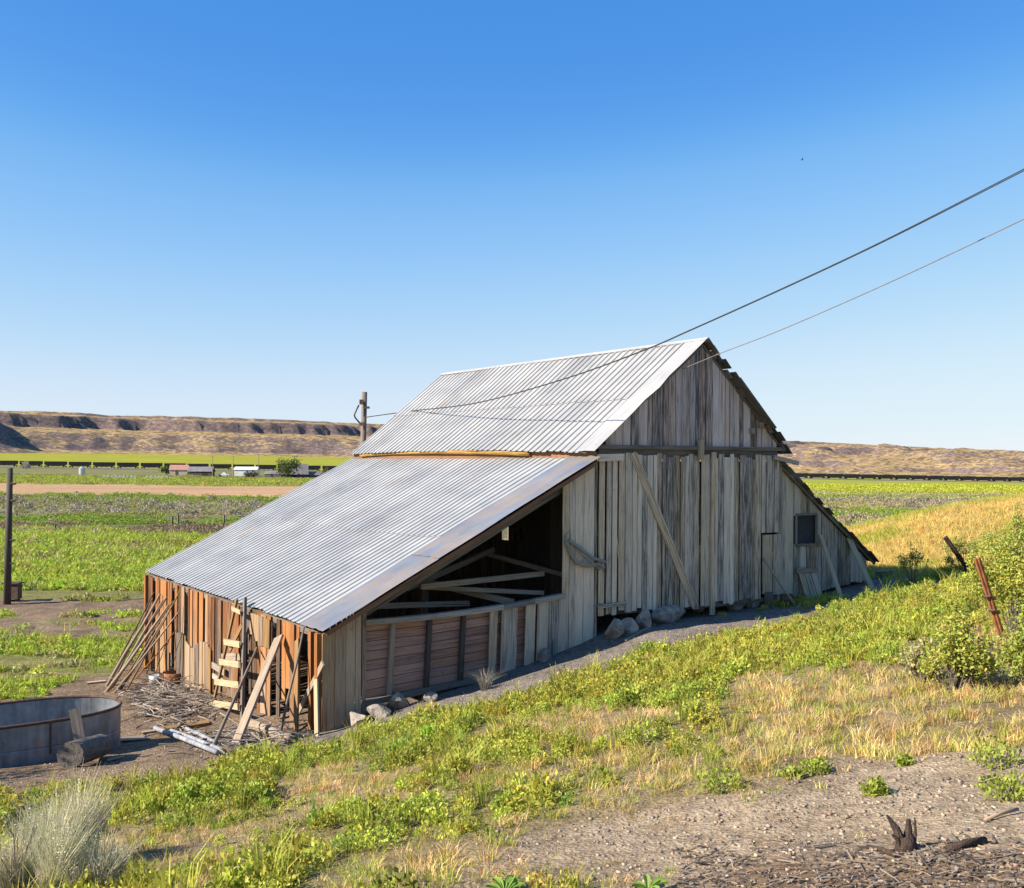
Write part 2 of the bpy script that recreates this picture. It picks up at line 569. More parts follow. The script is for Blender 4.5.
def tank_mat():
    m, nt, n, l, bs = new_mat('old_galvanised_tank_steel')
    tc = n.new('ShaderNodeTexCoord').outputs['Object']
    st = noise_n(n, l, map_n(n, l, tc, (7, 7, 0.9)), 1.0, 5, 0.6)
    bl = noise_n(n, l, tc, 3.2, 6, 0.7)
    f = math_n(n, l, 'ADD', math_n(n, l, 'MULTIPLY', st, 0.5), math_n(n, l, 'MULTIPLY', bl, 0.5))
    r = ramp(n, [(0.32, (0.09, 0.10, 0.11)), (0.5, (0.20, 0.215, 0.23)), (0.68, (0.33, 0.34, 0.345))])
    l.new(f, r.inputs[0])
    rs = ramp(n, [(0.54, (0, 0, 0)), (0.70, (1, 1, 1))])
    l.new(noise_n(n, l, map_n(n, l, tc, (2.4, 2.4, 1.1)), 1.0, 6, 0.7), rs.inputs[0])
    col = mix_n(n, l, math_n(n, l, 'MULTIPLY', rs.outputs[0], 0.75), r.outputs[0], (0.30, 0.20, 0.12))
    l.new(col, bs.inputs['Base Color'])
    bs.inputs['Metallic'].default_value = 0.4
    bs.inputs['Roughness'].default_value = 0.5
    bump_n(n, l, bl, 0.3, 0.02, bs)
    return m


M['tank'] = tank_mat()
M['rust'] = plain('rusty_steel', (0.13, 0.045, 0.018), (0.36, 0.15, 0.05), 9, 0.8, 0.2)
M['darkrust'] = plain('dark_rusty_steel', (0.05, 0.03, 0.025), (0.13, 0.075, 0.05), 9, 0.75, 0.3)
M['rock'] = plain('basalt_field_stone', (0.09, 0.075, 0.065), (0.40, 0.345, 0.29), 7, 0.9, 0, 0.8, 0.03)
M['rocktan'] = plain('tan_field_stone', (0.20, 0.165, 0.13), (0.45, 0.385, 0.31), 5, 0.9, 0, 0.8, 0.03)
M['bark'] = plain('grey_bark', (0.06, 0.05, 0.042), (0.19, 0.16, 0.13), 14, 0.95, 0, 0.9, 0.03)
M['char'] = plain('dark_stump_wood', (0.018, 0.012, 0.009), (0.10, 0.06, 0.04), 22, 0.9, 0, 0.9, 0.02)
M['black'] = plain('black_cable', (0.015, 0.015, 0.016), (0.03, 0.03, 0.03), 5, 0.6, 0, 0)
M['cablegrey'] = plain('worn_grey_cable', (0.12, 0.10, 0.09), (0.2, 0.17, 0.15), 5, 0.6, 0, 0)
M['white'] = plain('chalky_white_pipe', (0.13, 0.135, 0.15), (0.33, 0.34, 0.36), 7, 0.8, 0, 0.2)
M['zinc'] = plain('zinc_bucket_metal', (0.32, 0.33, 0.34), (0.55, 0.56, 0.56), 8, 0.45, 0.5, 0.2)
M['unlitdark'] = plain('unlit_window_dark', (0.012, 0.012, 0.016), (0.03, 0.03, 0.036), 12, 0.8, 0, 0)  # darkness of the unlit window hole, put in as a matte colour
M['rope'] = plain('old_grey_rope', (0.16, 0.145, 0.12), (0.36, 0.33, 0.28), 40, 0.95, 0, 0.6)
M['car'] = plain('sooty_railcar_paint', (0.018, 0.016, 0.016), (0.05, 0.043, 0.04), 0.4, 0.7, 0, 0)
M['cardark'] = plain('railcar_running_gear', (0.012, 0.011, 0.011), (0.03, 0.027, 0.025), 2, 0.8, 0, 0)
M['ballast'] = plain('dark_ballast', (0.10, 0.085, 0.07), (0.17, 0.15, 0.125), 0.5, 0.95, 0, 0)
M['porcelain'] = plain('insulator_porcelain', (0.25, 0.23, 0.22), (0.45, 0.44, 0.43), 8, 0.3, 0, 0)
M['redroof'] = plain('faded_red_roof', (0.30, 0.14, 0.10), (0.42, 0.21, 0.16), 0.8, 0.8, 0, 0)
M['whitewall'] = plain('white_painted_siding', (0.5, 0.5, 0.5), (0.66, 0.66, 0.65), 0.6, 0.6, 0, 0)
M['bluedoor'] = plain('pale_blue_shed_door', (0.32, 0.42, 0.56), (0.42, 0.52, 0.66), 0.8, 0.6, 0, 0)
M['darkwall'] = plain('dark_shed_siding', (0.06, 0.045, 0.038), (0.13, 0.10, 0.08), 0.7, 0.85, 0, 0)
M['greyroof'] = plain('grey_old_roofing', (0.10, 0.095, 0.10), (0.22, 0.20, 0.20), 0.6, 0.85, 0, 0)
M['tanwall'] = plain('tan_house_siding', (0.38, 0.31, 0.24), (0.5, 0.42, 0.33), 0.8, 0.8, 0, 0)
M['tyre'] = plain('tyre_rubber', (0.012, 0.012, 0.012), (0.03, 0.03, 0.03), 8, 0.9, 0, 0)


def leaf_mat(name, trans=0.35, rough=0.6):
    m, nt, n, l, bs = new_mat(name)
    a = n.new('ShaderNodeAttribute')
    a.attribute_name = 'Col'
    l.new(a.outputs['Color'], bs.inputs['Base Color'])
    bs.inputs['Roughness'].default_value = rough
    bs.inputs['Specular IOR Level'].default_value = 0.25
    tr = n.new('ShaderNodeBsdfTranslucent')
    l.new(a.outputs['Color'], tr.inputs['Color'])
    mx = n.new('ShaderNodeMixShader')
    mx.inputs[0].default_value = trans
    l.new(bs.outputs[0], mx.inputs[1])
    l.new(tr.outputs[0], mx.inputs[2])
    l.new(mx.outputs[0], n['Material Output'].inputs['Surface'])
    return m


M['leaf'] = leaf_mat('plant_leaf')
M['straw'] = leaf_mat('dry_straw', 0.25, 0.7)


def ground_mat():
    m, nt, n, l, bs = new_mat('ground_soil_and_fields')
    a = n.new('ShaderNodeAttribute')
    a.attribute_name = 'Col'
    tc = n.new('ShaderNodeTexCoord').outputs['Object']
    f1 = noise_n(n, l, tc, 9, 8, 0.7)
    f2 = noise_n(n, l, tc, 1.4, 6, 0.65)
    f3 = noise_n(n, l, map_n(n, l, tc, (0.02, 0.09, 1)), 1.0, 6, 0.65)
    r1 = ramp(n, [(0.28, (0.45, 0.42, 0.40)), (0.5, (0.95, 0.95, 0.95)), (0.72, (1.5, 1.5, 1.48))])
    l.new(f1, r1.inputs[0])
    r2 = ramp(n, [(0.3, (0.72, 0.70, 0.68)), (0.7, (1.22, 1.22, 1.2))])
    l.new(f2, r2.inputs[0])
    r3 = ramp(n, [(0.3, (0.75, 0.75, 0.75)), (0.7, (1.22, 1.22, 1.2))])
    l.new(f3, r3.inputs[0])
    c = mix_n(n, l, 1.0, a.outputs['Color'], r1.outputs[0], 'MULTIPLY')
    c = mix_n(n, l, 1.0, c, r2.outputs[0], 'MULTIPLY')
    c = mix_n(n, l, 1.0, c, r3.outputs[0], 'MULTIPLY')
    vo = n.new('ShaderNodeTexVoronoi')
    vo.inputs['Scale'].default_value = 28
    l.new(tc, vo.inputs['Vector'])
    rv = ramp(n, [(0.0, (1.18, 1.16, 1.14)), (0.45, (0.8, 0.8, 0.8))])
    l.new(vo.outputs['Distance'], rv.inputs[0])
    c = mix_n(n, l, 0.55, c, rv.outputs[0], 'MULTIPLY')
    l.new(c, bs.inputs['Base Color'])
    bs.inputs['Roughness'].default_value = 0.95
    bs.inputs['Specular IOR Level'].default_value = 0.1
    h = math_n(n, l, 'SUBTRACT', math_n(n, l, 'MULTIPLY', f1, 1.3), math_n(n, l, 'MULTIPLY', vo.outputs['Distance'], 0.5))
    bump_n(n, l, h, 0.8, 0.05, bs)
    return m


M['ground'] = ground_mat()


def hill_mat():
    m, nt, n, l, bs = new_mat('mesa_grass_and_basalt')
    tc = n.new('ShaderNodeTexCoord').outputs['Object']
    geo = n.new('ShaderNodeNewGeometry')
    sp = n.new('ShaderNodeSeparateXYZ')
    l.new(geo.outputs['True Normal'], sp.inputs[0])
    f1 = noise_n(n, l, tc, 0.03, 8, 0.7)
    f2 = noise_n(n, l, map_n(n, l, tc, (0.16, 0.16, 0.3)), 1.0, 6, 0.75)
    g = ramp(n, [(0.32, (0.10, 0.09, 0.05)), (0.47, (0.30, 0.205, 0.095)), (0.66, (0.44, 0.31, 0.15))])
    l.new(math_n(n, l, 'ADD', math_n(n, l, 'MULTIPLY', f1, 0.55), math_n(n, l, 'MULTIPLY', f2, 0.5)), g.inputs[0])
    rk = ramp(n, [(0.3, (0.055, 0.045, 0.044)), (0.5, (0.135, 0.10, 0.09)), (0.70, (0.29, 0.205, 0.155))])
    l.new(f2, rk.inputs[0])
    s = math_n(n, l, 'ADD', sp.outputs[2], math_n(n, l, 'MULTIPLY', math_n(n, l, 'SUBTRACT', f2, 0.5), 0.35))
    sr = ramp(n, [(0.89, (1, 1, 1)), (0.975, (0, 0, 0))])
    l.new(s, sr.inputs[0])
    dots = ramp(n, [(0.40, (0.30, 0.29, 0.25)), (0.53, (1, 1, 1))])
    l.new(noise_n(n, l, tc, 0.10, 5, 0.7), dots.inputs[0])
    gg = mix_n(n, l, 1.0, g.outputs[0], dots.outputs[0], 'MULTIPLY')
    l.new(mix_n(n, l, sr.outputs[0], gg, rk.outputs[0]), bs.inputs['Base Color'])
    bs.inputs['Roughness'].default_value = 0.95
    bs.inputs['Specular IOR Level'].default_value = 0.1
    return m


M['hill'] = hill_mat()


# ------------------------------------------------------------------ mesh builder
class MB:
    def __init__(self):
        self.v, self.f, self.uv = [], [], []

    def face(self, idx, uv):
        self.f.append(idx)
        self.uv.extend(uv)

    def hexa(self, c, wd, ln, th, uo=None):
        """8 corners: bottom ring 0-3 then top ring 4-7, grain runs from bottom to top"""
        b = len(self.v)
        self.v += [tuple(p) for p in c]
        uo = uo if uo is not None else rnd.random() * 9
        for k in range(4):
            k2 = (k + 1) % 4
            w = wd if k % 2 == 0 else th
            u0 = uo + k * 0.31
            self.face([b + k, b + k2, b + 4 + k2, b + 4 + k], [(u0, 0), (u0 + w, 0), (u0 + w, ln), (u0, ln)])
        self.face([b + 3, b + 2, b + 1, b], [(uo, 0), (uo + wd, 0), (uo + wd, 0.02), (uo, 0.02)])
        self.face([b + 4, b + 5, b + 6, b + 7], [(uo, ln), (uo + wd, ln), (uo + wd, ln + .02), (uo, ln + .02)])

    def board(self, p0, p1, w, t, side, jag=0.0):
        p0, p1, side = np.array(p0, float), np.array(p1, float), np.array(side, float)
        d = p1 - p0
        L = np.linalg.norm(d)
        d /= L
        side = side - d * (side @ d)
        side /= np.linalg.norm(side)
        nn = np.cross(d, side)
        c = []
        for p in (p0, p1):
            for sx, sy in ((-1, -1), (1, -1), (1, 1), (-1, 1)):
                c.append(p + side * sx * w / 2 + nn * sy * t / 2 + d * (rnd.uniform(-jag, jag) if jag else 0))
        self.hexa(c, w, L, t)

    def tube(self, pts, r0, r1, n=8, jit=0.0):
        pts = [np.array(p, float) for p in pts]
        base = len(self.v)
        K = len(pts)
        for i, p in enumerate(pts):
            d = pts[min(i + 1, K - 1)] - pts[max(i - 1, 0)]
            d = d / (np.linalg.norm(d) + 1e-9)
            s = np.cross(d, (0.13, 0.21, 0.97) if abs(d[2]) < 0.9 else (1, 0, 0))
            s /= np.linalg.norm(s)
            q = np.cross(d, s)
            r = r0 + (r1 - r0) * i / (K - 1)
            for k in range(n):
                a = 2 * math.pi * k / n
                rr = r * (1 + (rnd.uniform(-jit, jit) if jit else 0))
                self.v.append(tuple(p + s * math.cos(a) * rr + q * math.sin(a) * rr))
        uo = rnd.random() * 9
        L = 0
        for i in range(K - 1):
            dl = np.linalg.norm(pts[i + 1] - pts[i])
            for k in range(n):
                k2 = (k + 1) % n
                u0, u1 = uo + k * 2 * r0 * 3.1 / n, uo + (k + 1) * 2 * r0 * 3.1 / n
                self.face([base + i * n + k, base + i * n + k2, base + (i + 1) * n + k2, base + (i + 1) * n + k], [(u0, L), (u1, L), (u1, L + dl), (u0, L + dl)])
            L += dl
        self.face([base + k for k in reversed(range(n))], [(uo, 0)] * n)
        self.face([base + (K - 1) * n + k for k in range(n)], [(uo, L)] * n)

    def build(self, name, mat, parent=None, origin=None, smooth=False):
        me = bpy.data.meshes.new(name)
        v = np.array(self.v, float)
        if origin is not None:
            v = v - np.array(origin)
        me.from_pydata([tuple(p) for p in v], [], self.f)
        uvl = me.uv_layers.new(name='UVMap')
        uvl.data.foreach_set('uv', np.array(self.uv, np.float32).ravel())
        bm = bmesh.new()
        bm.from_mesh(me)
        bmesh.ops.recalc_face_normals(bm, faces=bm.faces)
        bm.to_mesh(me)
        bm.free()
        if smooth:
            me.polygons.foreach_set('use_smooth', [True] * len(me.polygons))
        me.materials.append(mat)
        return link(name, me, parent, origin)


def box(mb, x0, x1, y0, y1, z0, z1, grain='z'):
    if grain == 'z':
        c = [(x0, y0, z0), (x1, y0, z0), (x1, y1, z0), (x0, y1, z0), (x0, y0, z1), (x1, y0, z1), (x1, y1, z1), (x0, y1, z1)]
        mb.hexa(c, x1 - x0, z1 - z0, y1 - y0)
    elif grain == 'x':
        c = [(x0, y0, z0), (x0, y1, z0), (x0, y1, z1), (x0, y0, z1), (x1, y0, z0), (x1, y1, z0), (x1, y1, z1), (x1, y0, z1)]
        mb.hexa(c, y1 - y0, x1 - x0, z1 - z0)
    else:
        c = [(x0, y0, z0), (x1, y0, z0), (x1, y0, z1), (x0, y0, z1), (x0, y1, z0), (x1, y1, z0), (x1, y1, z1), (x0, y1, z1)]
        mb.hexa(c, x1 - x0, y1 - y0, z1 - z0)


# ------------------------------------------------------------------ the ground sheet
def axis(lo, hi, step, far_lo, far_hi, g=1.09):
    mid = list(np.arange(lo, hi + 1e-6, step))
    out, s, x = [], step, mid[-1]
    while x < far_hi:
        s *= g
        x += s
        out.append(x)
    inn, s, x = [], step, mid[0]
    while x > far_lo:
        s *= g
        x -= s
        inn.append(x)
    return np.array(inn[::-1] + mid + out)


gx = axis(-20, 20, 0.2, -5000, 5000)
gy = axis(4, 50, 0.2, -60, 6000, 1.045)
XX, YY = np.meshgrid(gx, gy)
ZZ = G(XX, YY)
nx, ny = len(gx), len(gy)
vv = np.c_[XX.ravel(), YY.ravel(), ZZ.ravel()]
ii = (np.arange(ny - 1)[:, None] * nx + np.arange(nx - 1)[None, :]).ravel()
quads = np.c_[ii, ii + 1, ii + nx + 1, ii + nx]
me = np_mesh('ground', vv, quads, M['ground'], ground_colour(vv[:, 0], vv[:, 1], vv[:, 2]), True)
tag(link('ground', me), kind='structure')

# ------------------------------------------------------------------ mesas across the valley
RA, RB = np.array([-752.0, 1600.0]), np.array([1185.0, 2500.0])
RD = (RB - RA) / np.linalg.norm(RB - RA)
RN = np.array([RD[1], -RD[0]])
RL = np.linalg.norm(RB - RA)
sv_ = np.arange(-1100, RL + 900, 6.0)
dv_ = np.r_[np.arange(-260, 420, 6.0), np.arange(420, 1500, 14.0)]
SS, DD = np.meshgrid(sv_, dv_)
tS = SS / RL
ztop = np.interp(tS, [-.5, 0, .27, .5, .67, .82, 1.0, 1.4], [80, 78, 73, 62, 59, 50, 41, 34]) + (fbm(SS / 160, DD / 300, 71, 4) - .5) * 7
hx = RA[0] + SS * RD[0] + DD * RN[0]
hy = RA[1] + SS * RD[1] + DD * RN[1]
base = valley(hx, hy)
gul = (fbm(SS / 170, DD / 260, 61, 5) - .5) * 190 + (fbm(SS / 38, DD / 70, 66, 4) - .5) * 46
d1 = DD + gul
# terraces of the left mesa
pl = np.interp(d1, [-200, 0, 10, 70, 82, 150, 165, 185, 240, 258, 330], [1, .985, .92, .86, .58, .50, .48, .45, .17, .06, 0.0])
rise = (DD + (fbm(SS / 140, DD / 140, 68, 5) - .5) * 420) / 1250
pr = np.clip(1 - np.clip(rise, 0, 1), 0, 1) ** 1.15
pr = pr + np.interp(DD + gul * 0.6, [-60, 0, 14, 60], [0.0, 0.0, -.17, -.12]) * sstep(.1, .0, rise - .25)
pr = pr + (fbm(SS / 75, DD / 75, 77, 5) - .5) * 0.42 * sstep(0, .12, rise) * sstep(1.05, .8, rise)
pr = pr - 0.16 * sstep(.53, .56, fbm(SS / 120, DD / 90, 79, 3)) * sstep(0, .1, rise) * sstep(1, .7, rise)
kR = sstep(.42, .60, tS + (fbm(SS / 300, DD / 300, 80, 2) - .5) * .08)
prof = pl * (1 - kR) + pr * kR
hz = base + (ztop - base) * np.clip(prof, 0, 1.1) + (fbm(SS / 22, DD / 22, 83, 3) - .5) * 3.0 * sstep(0, .05, prof)
# made-up spur added to the mesa at far left to shade the slopes
shade_arm = 75 * np.exp(-((SS + 80 - (DD - 150) * .22) / 48) ** 2) * sstep(20, 60, DD) * sstep(345, 260, DD)
shade_arm2 = 40 * np.exp(-((SS + 45 - (DD - 200) * .1) / 30) ** 2) * sstep(150, 190, DD) * sstep(330, 300, DD)
shade_arms = np.maximum(shade_arm, shade_arm2)
hz = hz + shade_arms * sstep(20, -40, SS - 110 - 40 * sstep(160, 220, DD))
hz = np.where(SS < 250, np.minimum(hz, ztop - 5 - 10 * sstep(60, 250, DD) + 6 * sstep(40, 0, DD)), hz)
hz = np.where((prof <= 0.002) & (hz < base + 1.5), base - 0.6, hz)
hz[-1, :] = base[-1, :] - 2
hv = np.c_[hx.ravel(), hy.ravel(), hz.ravel()]
nx, ny = len(sv_), len(dv_)
ii = (np.arange(ny - 1)[:, None] * nx + np.arange(nx - 1)[None, :]).ravel()
me = np_mesh('hills', hv, np.c_[ii, ii + nx, ii + nx + 1, ii + 1], M['hill'], None, False)
tag(link('hills', me), kind='structure')

# railway bed and the freight train
TA, TB = np.array([-360.0, 767.0]), np.array([401.0, 955.0])
TD = (TB - TA) / np.linalg.norm(TB - TA)
TN = np.array([TD[1], -TD[0]])
TZ = math.atan2(TD[1], TD[0])


def trackz(p):
    return float(valley(np.array([p[0]]), np.array([p[1]]))[0]) + 0.9


mb = MB()
prev = None
for s in range(-500, 1500, 40):
    p = TA + TD * s
    z = trackz(p)
    ring = [(*(p + TN * 4.6), z - 2.6), (*(p + TN * 1.9), z), (*(p - TN * 1.9), z), (*(p - TN * 4.6), z - 2.6)]
    b = len(mb.v)
    mb.v += ring
    if prev is not None:
        for k in range(3):
            mb.face([prev + k, b + k, b + k + 1, prev + k + 1], [(0, 0)] * 4)
    prev = b
o = mb.build('railway', M['ballast'])
tag(o, kind='structure')

car = empty('railcar', (0, 0, 0), 'dark open hopper car in the long freight train crossing the valley', 'railcar', 'hopper cars of the freight train')
mb = MB()
hw = 1.55
prof_ = [(-7.5, 1.9), (-7.5, 4.1), (7.5, 4.1), (7.5, 1.9), (5.4, 0.9), (1.2, 0.55), (0, 0.8), (-1.2, 0.55), (-5.4, 0.9)]
b = len(mb.v)
for sy in (-hw, hw):
    mb.v += [(x, sy, z) for x, z in prof_]
k = len(prof_)
mb.face([b + i for i in range(k)], [(0, 0)] * k)
mb.face([b + k + i for i in reversed(range(k))], [(0, 0)] * k)
for i in range(k):
    j = (i + 1) % k
    mb.face([b + i, b + j, b + k + j, b + k + i], [(0, 0)] * 4)
for i in range(-7, 8, 2):
    box(mb, i - .07, i + .07, -hw - .09, hw + .09, 1.95, 4.05)
mb.build('body', M['car'], car)
for sx in (-6.0, 6.0):
    mb = MB()
    box(mb, sx - 1.3, sx + 1.3, -1.05, 1.05, 0.5, 0.95)
    for wx in (-.9, .9):
        for sy in (-.8, .8):
            mb.tube([(sx + wx, sy - .07, .45), (sx + wx, sy + .07, .45)], .45, .45, 10)
    mb.build('bogie', M['cardark'], car)
first = True
for i in range(-30, 80):
    s = i * 16.4
    p = TA + TD * s
    px = CX + F_PX * p[0] / p[1]
    if not (-25 < px < 362 or 778 < px < 1045):
        continue
    if first:
        r, first = car, False
    else:
        r = car.copy()
        C.objects.link(r)
        for ch in list(car.children):
            c = ch.copy()
            C.objects.link(c)
            c.parent = r
    r.location = (p[0], p[1], trackz(p) + 0.05)
    r.rotation_euler = (0, 0, TZ)

# ------------------------------------------------------------------ farmstead on the valley floor
def gable_house(name, label, pxl, pxr, py_base, hgt, roof_h, depth, mats, rz=0.0, group=None, doors=()):
    pb = at((pxl + pxr) / 2, py_base, depth)
    w = (pxr - pxl) * depth / F_PX
    z = gz(pb[0], pb[1]) - .1
    t = empty(name, (pb[0], pb[1], z), label, 'building', group, rz)
    dp = w * 0.6
    mb = MB()
    box(mb, -w / 2, w / 2, -dp / 2, dp / 2, 0, hgt)
    b = len(mb.v)
    for sx in (-1, 1):                      # gable triangles
        x = sx * (w / 2 - .01)
        mb.v += [(x, -dp / 2, hgt), (x, dp / 2, hgt), (x, 0, hgt + roof_h - .1)]
    mb.face([b, b + 1, b + 2], [(0, 0)] * 3)
    mb.face([b + 3, b + 4, b + 5], [(0, 0)] * 3)
    mb.build('wall', mats[0], t)
    mb = MB()
    for sy in (-1, 1):
        mb.board((-w / 2 - .4, sy * dp / 4 * 1.08, hgt + roof_h / 2), (w / 2 + .4, sy * dp / 4 * 1.08, hgt + roof_h / 2),
                 math.hypot(dp / 2, roof_h) * 1.12, 0.15, (0, dp / 2 * -sy, roof_h))
    mb.build('roof', mats[1], t)
    for (dx, dw, dh, dm) in doors:
        mb = MB()
        box(mb, dx * w - dw / 2, dx * w + dw / 2, -dp / 2 - .08, -dp / 2 - .01, 0.1, dh)
        mb.build('door', dm, t)
    return t


gable_house('farm_house', 'small house with a faded red roof beside the dark shed', 171, 188, 472.5, 2.6, 2.2, 520, (M['tanwall'], M['redroof']), 0.1, None, ((-.1, 1.2, 2.1, M['darkwall']),))
gable_house('dark_shed', 'long low dark shed between the red roofed house and the white one', 190, 213, 474.2, 2.4, 2.0, 500, (M['darkwall'], M['greyroof']), 0.05, None, ((.2, 2.4, 2.2, M['cardark']),))
gable_house('machine_shed', 'long white metal shed with a pale blue sliding door', 236, 258, 472.8, 3.0, 1.3, 515, (M['whitewall'], M['whitewall']), 0.0, None, ((.08, 4.2, 2.7, M['bluedoor']),))
gable_house('collapsed_farm_shed', 'dark grey collapsed shed with a steep roof beneath the big valley tree', 281, 307, 474, 1.8, 4.2, 490, (M['darkwall'], M['greyroof']), 0.25, None, ((0, 2.0, 1.7, M['cardark']),))
gable_house('lumber_shed', 'low ruined grey shed left of the collapsed shed under the tree', 266, 281, 473.5, 1.6, 1.2, 492, (M['darkwall'], M['greyroof']), -0.1)
gable_house('cattle_shelter', 'low ruined grey shelter right of the collapsed shed, by the roof edge', 307, 322, 473, 1.5, 1.4, 492, (M['darkwall'], M['greyroof']), 0.3)

# small white farm truck
pt = at(224, 472.6, 500)
t = empty('farm_truck', (pt[0], pt[1], gz(pt[0], pt[1])), 'small white pickup parked between the dark shed and white shed', 'truck')
mb = MB()
box(mb, -2.5, 2.5, -.9, .9, .55, 1.15)
mb.build('body', M['whitewall'], t)
mb = MB()
mb.hexa([(-.7, -.82, 1.15), (1.2, -.82, 1.15), (1.2, .82, 1.15), (-.7, .82, 1.15), (-.5, -.7, 1.85), (.7, -.7, 1.85), (.7, .7, 1.85), (-.5, .7, 1.85)], 1, 1, 1)
mb.build('cab', M['whitewall'], t)
for sx in (-1.6, 1.6):
    for sy in (-.8, .8):
        mb = MB()
        mb.tube([(sx, sy - .12, .4), (sx, sy + .12, .4)], .4, .4, 12)
        mb.build('wheel', M['tyre'], t)

# grain bin
pt = at(82, 477, 420)
t = empty('grain_bin', (pt[0], pt[1], gz(pt[0], pt[1])), 'small pale metal grain bin standing alone in the green field', 'grain bin')
mb = MB()
mb.tube([(0, 0, .9), (0, 0, 3.2)], 1.2, 1.2, 16)
mb.build('bin', M['zinc'], t)
mb = MB()
mb.tube([(0, 0, 3.2), (0, 0, 4.1)], 1.3, .15, 16)
mb.build('roof', M['zinc'], t)
for k in range(4):
    a = k * math.pi / 2 + .5
    mb = MB()
    mb.tube([(math.cos(a), math.sin(a), -.2), (math.cos(a), math.sin(a), 1.0)], .09, .09, 6)
    mb.build('leg', M['zinc'], t)

# row of small pale posts
for k in range(15):
    px = 104 + k * 3.9 + (8 if k > 8 else 0)
    pt = at(px, 475.6 - (k > 8) * -.4, 400)
    z = gz(pt[0], pt[1])
    mb = MB()
    mb.board((pt[0], pt[1], z - .1), (pt[0] + rnd.uniform(-.05, .05), pt[1], z + 1.3), .75, .5, (1, .2, 0))
    o = mb.build('calf_hutch', M['whitewall'], None, (pt[0], pt[1], z))
    tag(o, 'small pale upright hutch in the row across the far green field', 'hutch', 'row of pale hutches in the far field')


def far_pole(px, py0, py1, d, label):
    p0, p1 = at(px, py1, d), at(px, py0, d)
    z = gz(p0[0], p0[1])
    t = empty('utility_pole', (p0[0], p0[1], z), label, 'pole', 'thin poles around the farmstead')
    mb = MB()
    mb.tube([(0, 0, -.3), (0, 0, p1[2] - z)], .2, .13, 8)
    mb.build('mast', M['pole'], t)
    mb = MB()
    box(mb, -1.0, 1.0, -.06, .06, p1[2] - z - .6, p1[2] - z - .42, 'x')
    mb.build('crossarm', M['pole'], t)


far_pole(212.5, 455, 474, 480, 'thin pole rising at the right end of the dark shed')
far_pole(233, 455.5, 473, 490, 'thin pole at the left end of the white shed')
far_pole(258.5, 453, 473, 488, 'thin pole at the right end of the white shed')


# ------------------------------------------------------------------ plants
def leaf_template(nl, rad, hgt, leaf, seed, up=0.35, hollow=0.3):
    """nl folded leaves through a dome of radius rad and height hgt"""
    r = np.random.default_rng(seed)
    d = r.normal(size=(nl, 3))
    d /= np.linalg.norm(d, axis=1)[:, None]
    d[:, 2] = np.abs(d[:, 2])
    q = (hollow + (1 - hollow) * r.random(nl) ** 0.5)
    lump = 0.75 + 0.5 * vnoise(d[:, 0] * 2.3 + seed, d[:, 1] * 2.3 + d[:, 2] * 1.7, seed)
    c = d * (q * lump)[:, None] * np.array([rad, rad, hgt])
    c[:, 2] += 0.03 * hgt
    u = r.normal(size=(nl, 3)) + d * 0.8 + np.array([0, 0, up])
    u /= np.linalg.norm(u, axis=1)[:, None]
    w = np.cross(u, r.normal(size=(nl, 3)))
    w /= np.linalg.norm(w, axis=1)[:, None]
    s = leaf * (0.6 + 0.8 * r.random(nl))
    a = c - u * s[:, None] * 0.5
    t = c + u * s[:, None] * 0.6
    l1 = c + w * s[:, None] * 0.32
    l2 = c - w * s[:, None] * 0.32
    v = np.stack([a, l1, t, l2], 1).reshape(-1, 3)
    f = np.arange(nl * 4).reshape(-1, 4)
    tone = np.repeat(0.75 + 0.5 * r.random(nl), 4)
    return v, f, tone


def blade_template(nb, rad, hgt, wid, seed, lean=0.5):
    r = np.random.default_rng(seed)
    ang = r.random(nb) * 2 * np.pi
    rr = rad * np.sqrt(r.random(nb))
    p = np.c_[np.cos(ang) * rr, np.sin(ang) * rr, np.zeros(nb) - .01]
    la = ang + r.normal(size=nb) * .9
    ln = lean * (0.2 + r.random(nb))
    h = hgt * (0.45 + 0.75 * r.random(nb))
    dirv = np.c_[np.cos(la), np.sin(la), np.zeros(nb)]
    m = p + dirv * (ln * h * 0.25)[:, None] + np.c_[np.zeros(nb), np.zeros(nb), h * 0.58]
    t = p + dirv * (ln * h)[:, None] + np.c_[np.zeros(nb), np.zeros(nb), h]
    wa = r.random(nb) * np.pi
    wv = np.c_[np.cos(wa), np.sin(wa), np.zeros(nb)] * wid
    v = np.stack([p - wv / 2, p + wv / 2, m + wv * .4, m - wv * .4, t + wv * .12, t - wv * .12], 1).reshape(-1, 3)
    k = np.arange(nb)[:, None] * 6
    f = np.concatenate([k + np.array([0, 1, 2, 3]), k + np.array([3, 2, 4, 5])])
    tone = np.repeat(0.72 + 0.5 * r.random(nb), 6)
    return v, f, tone


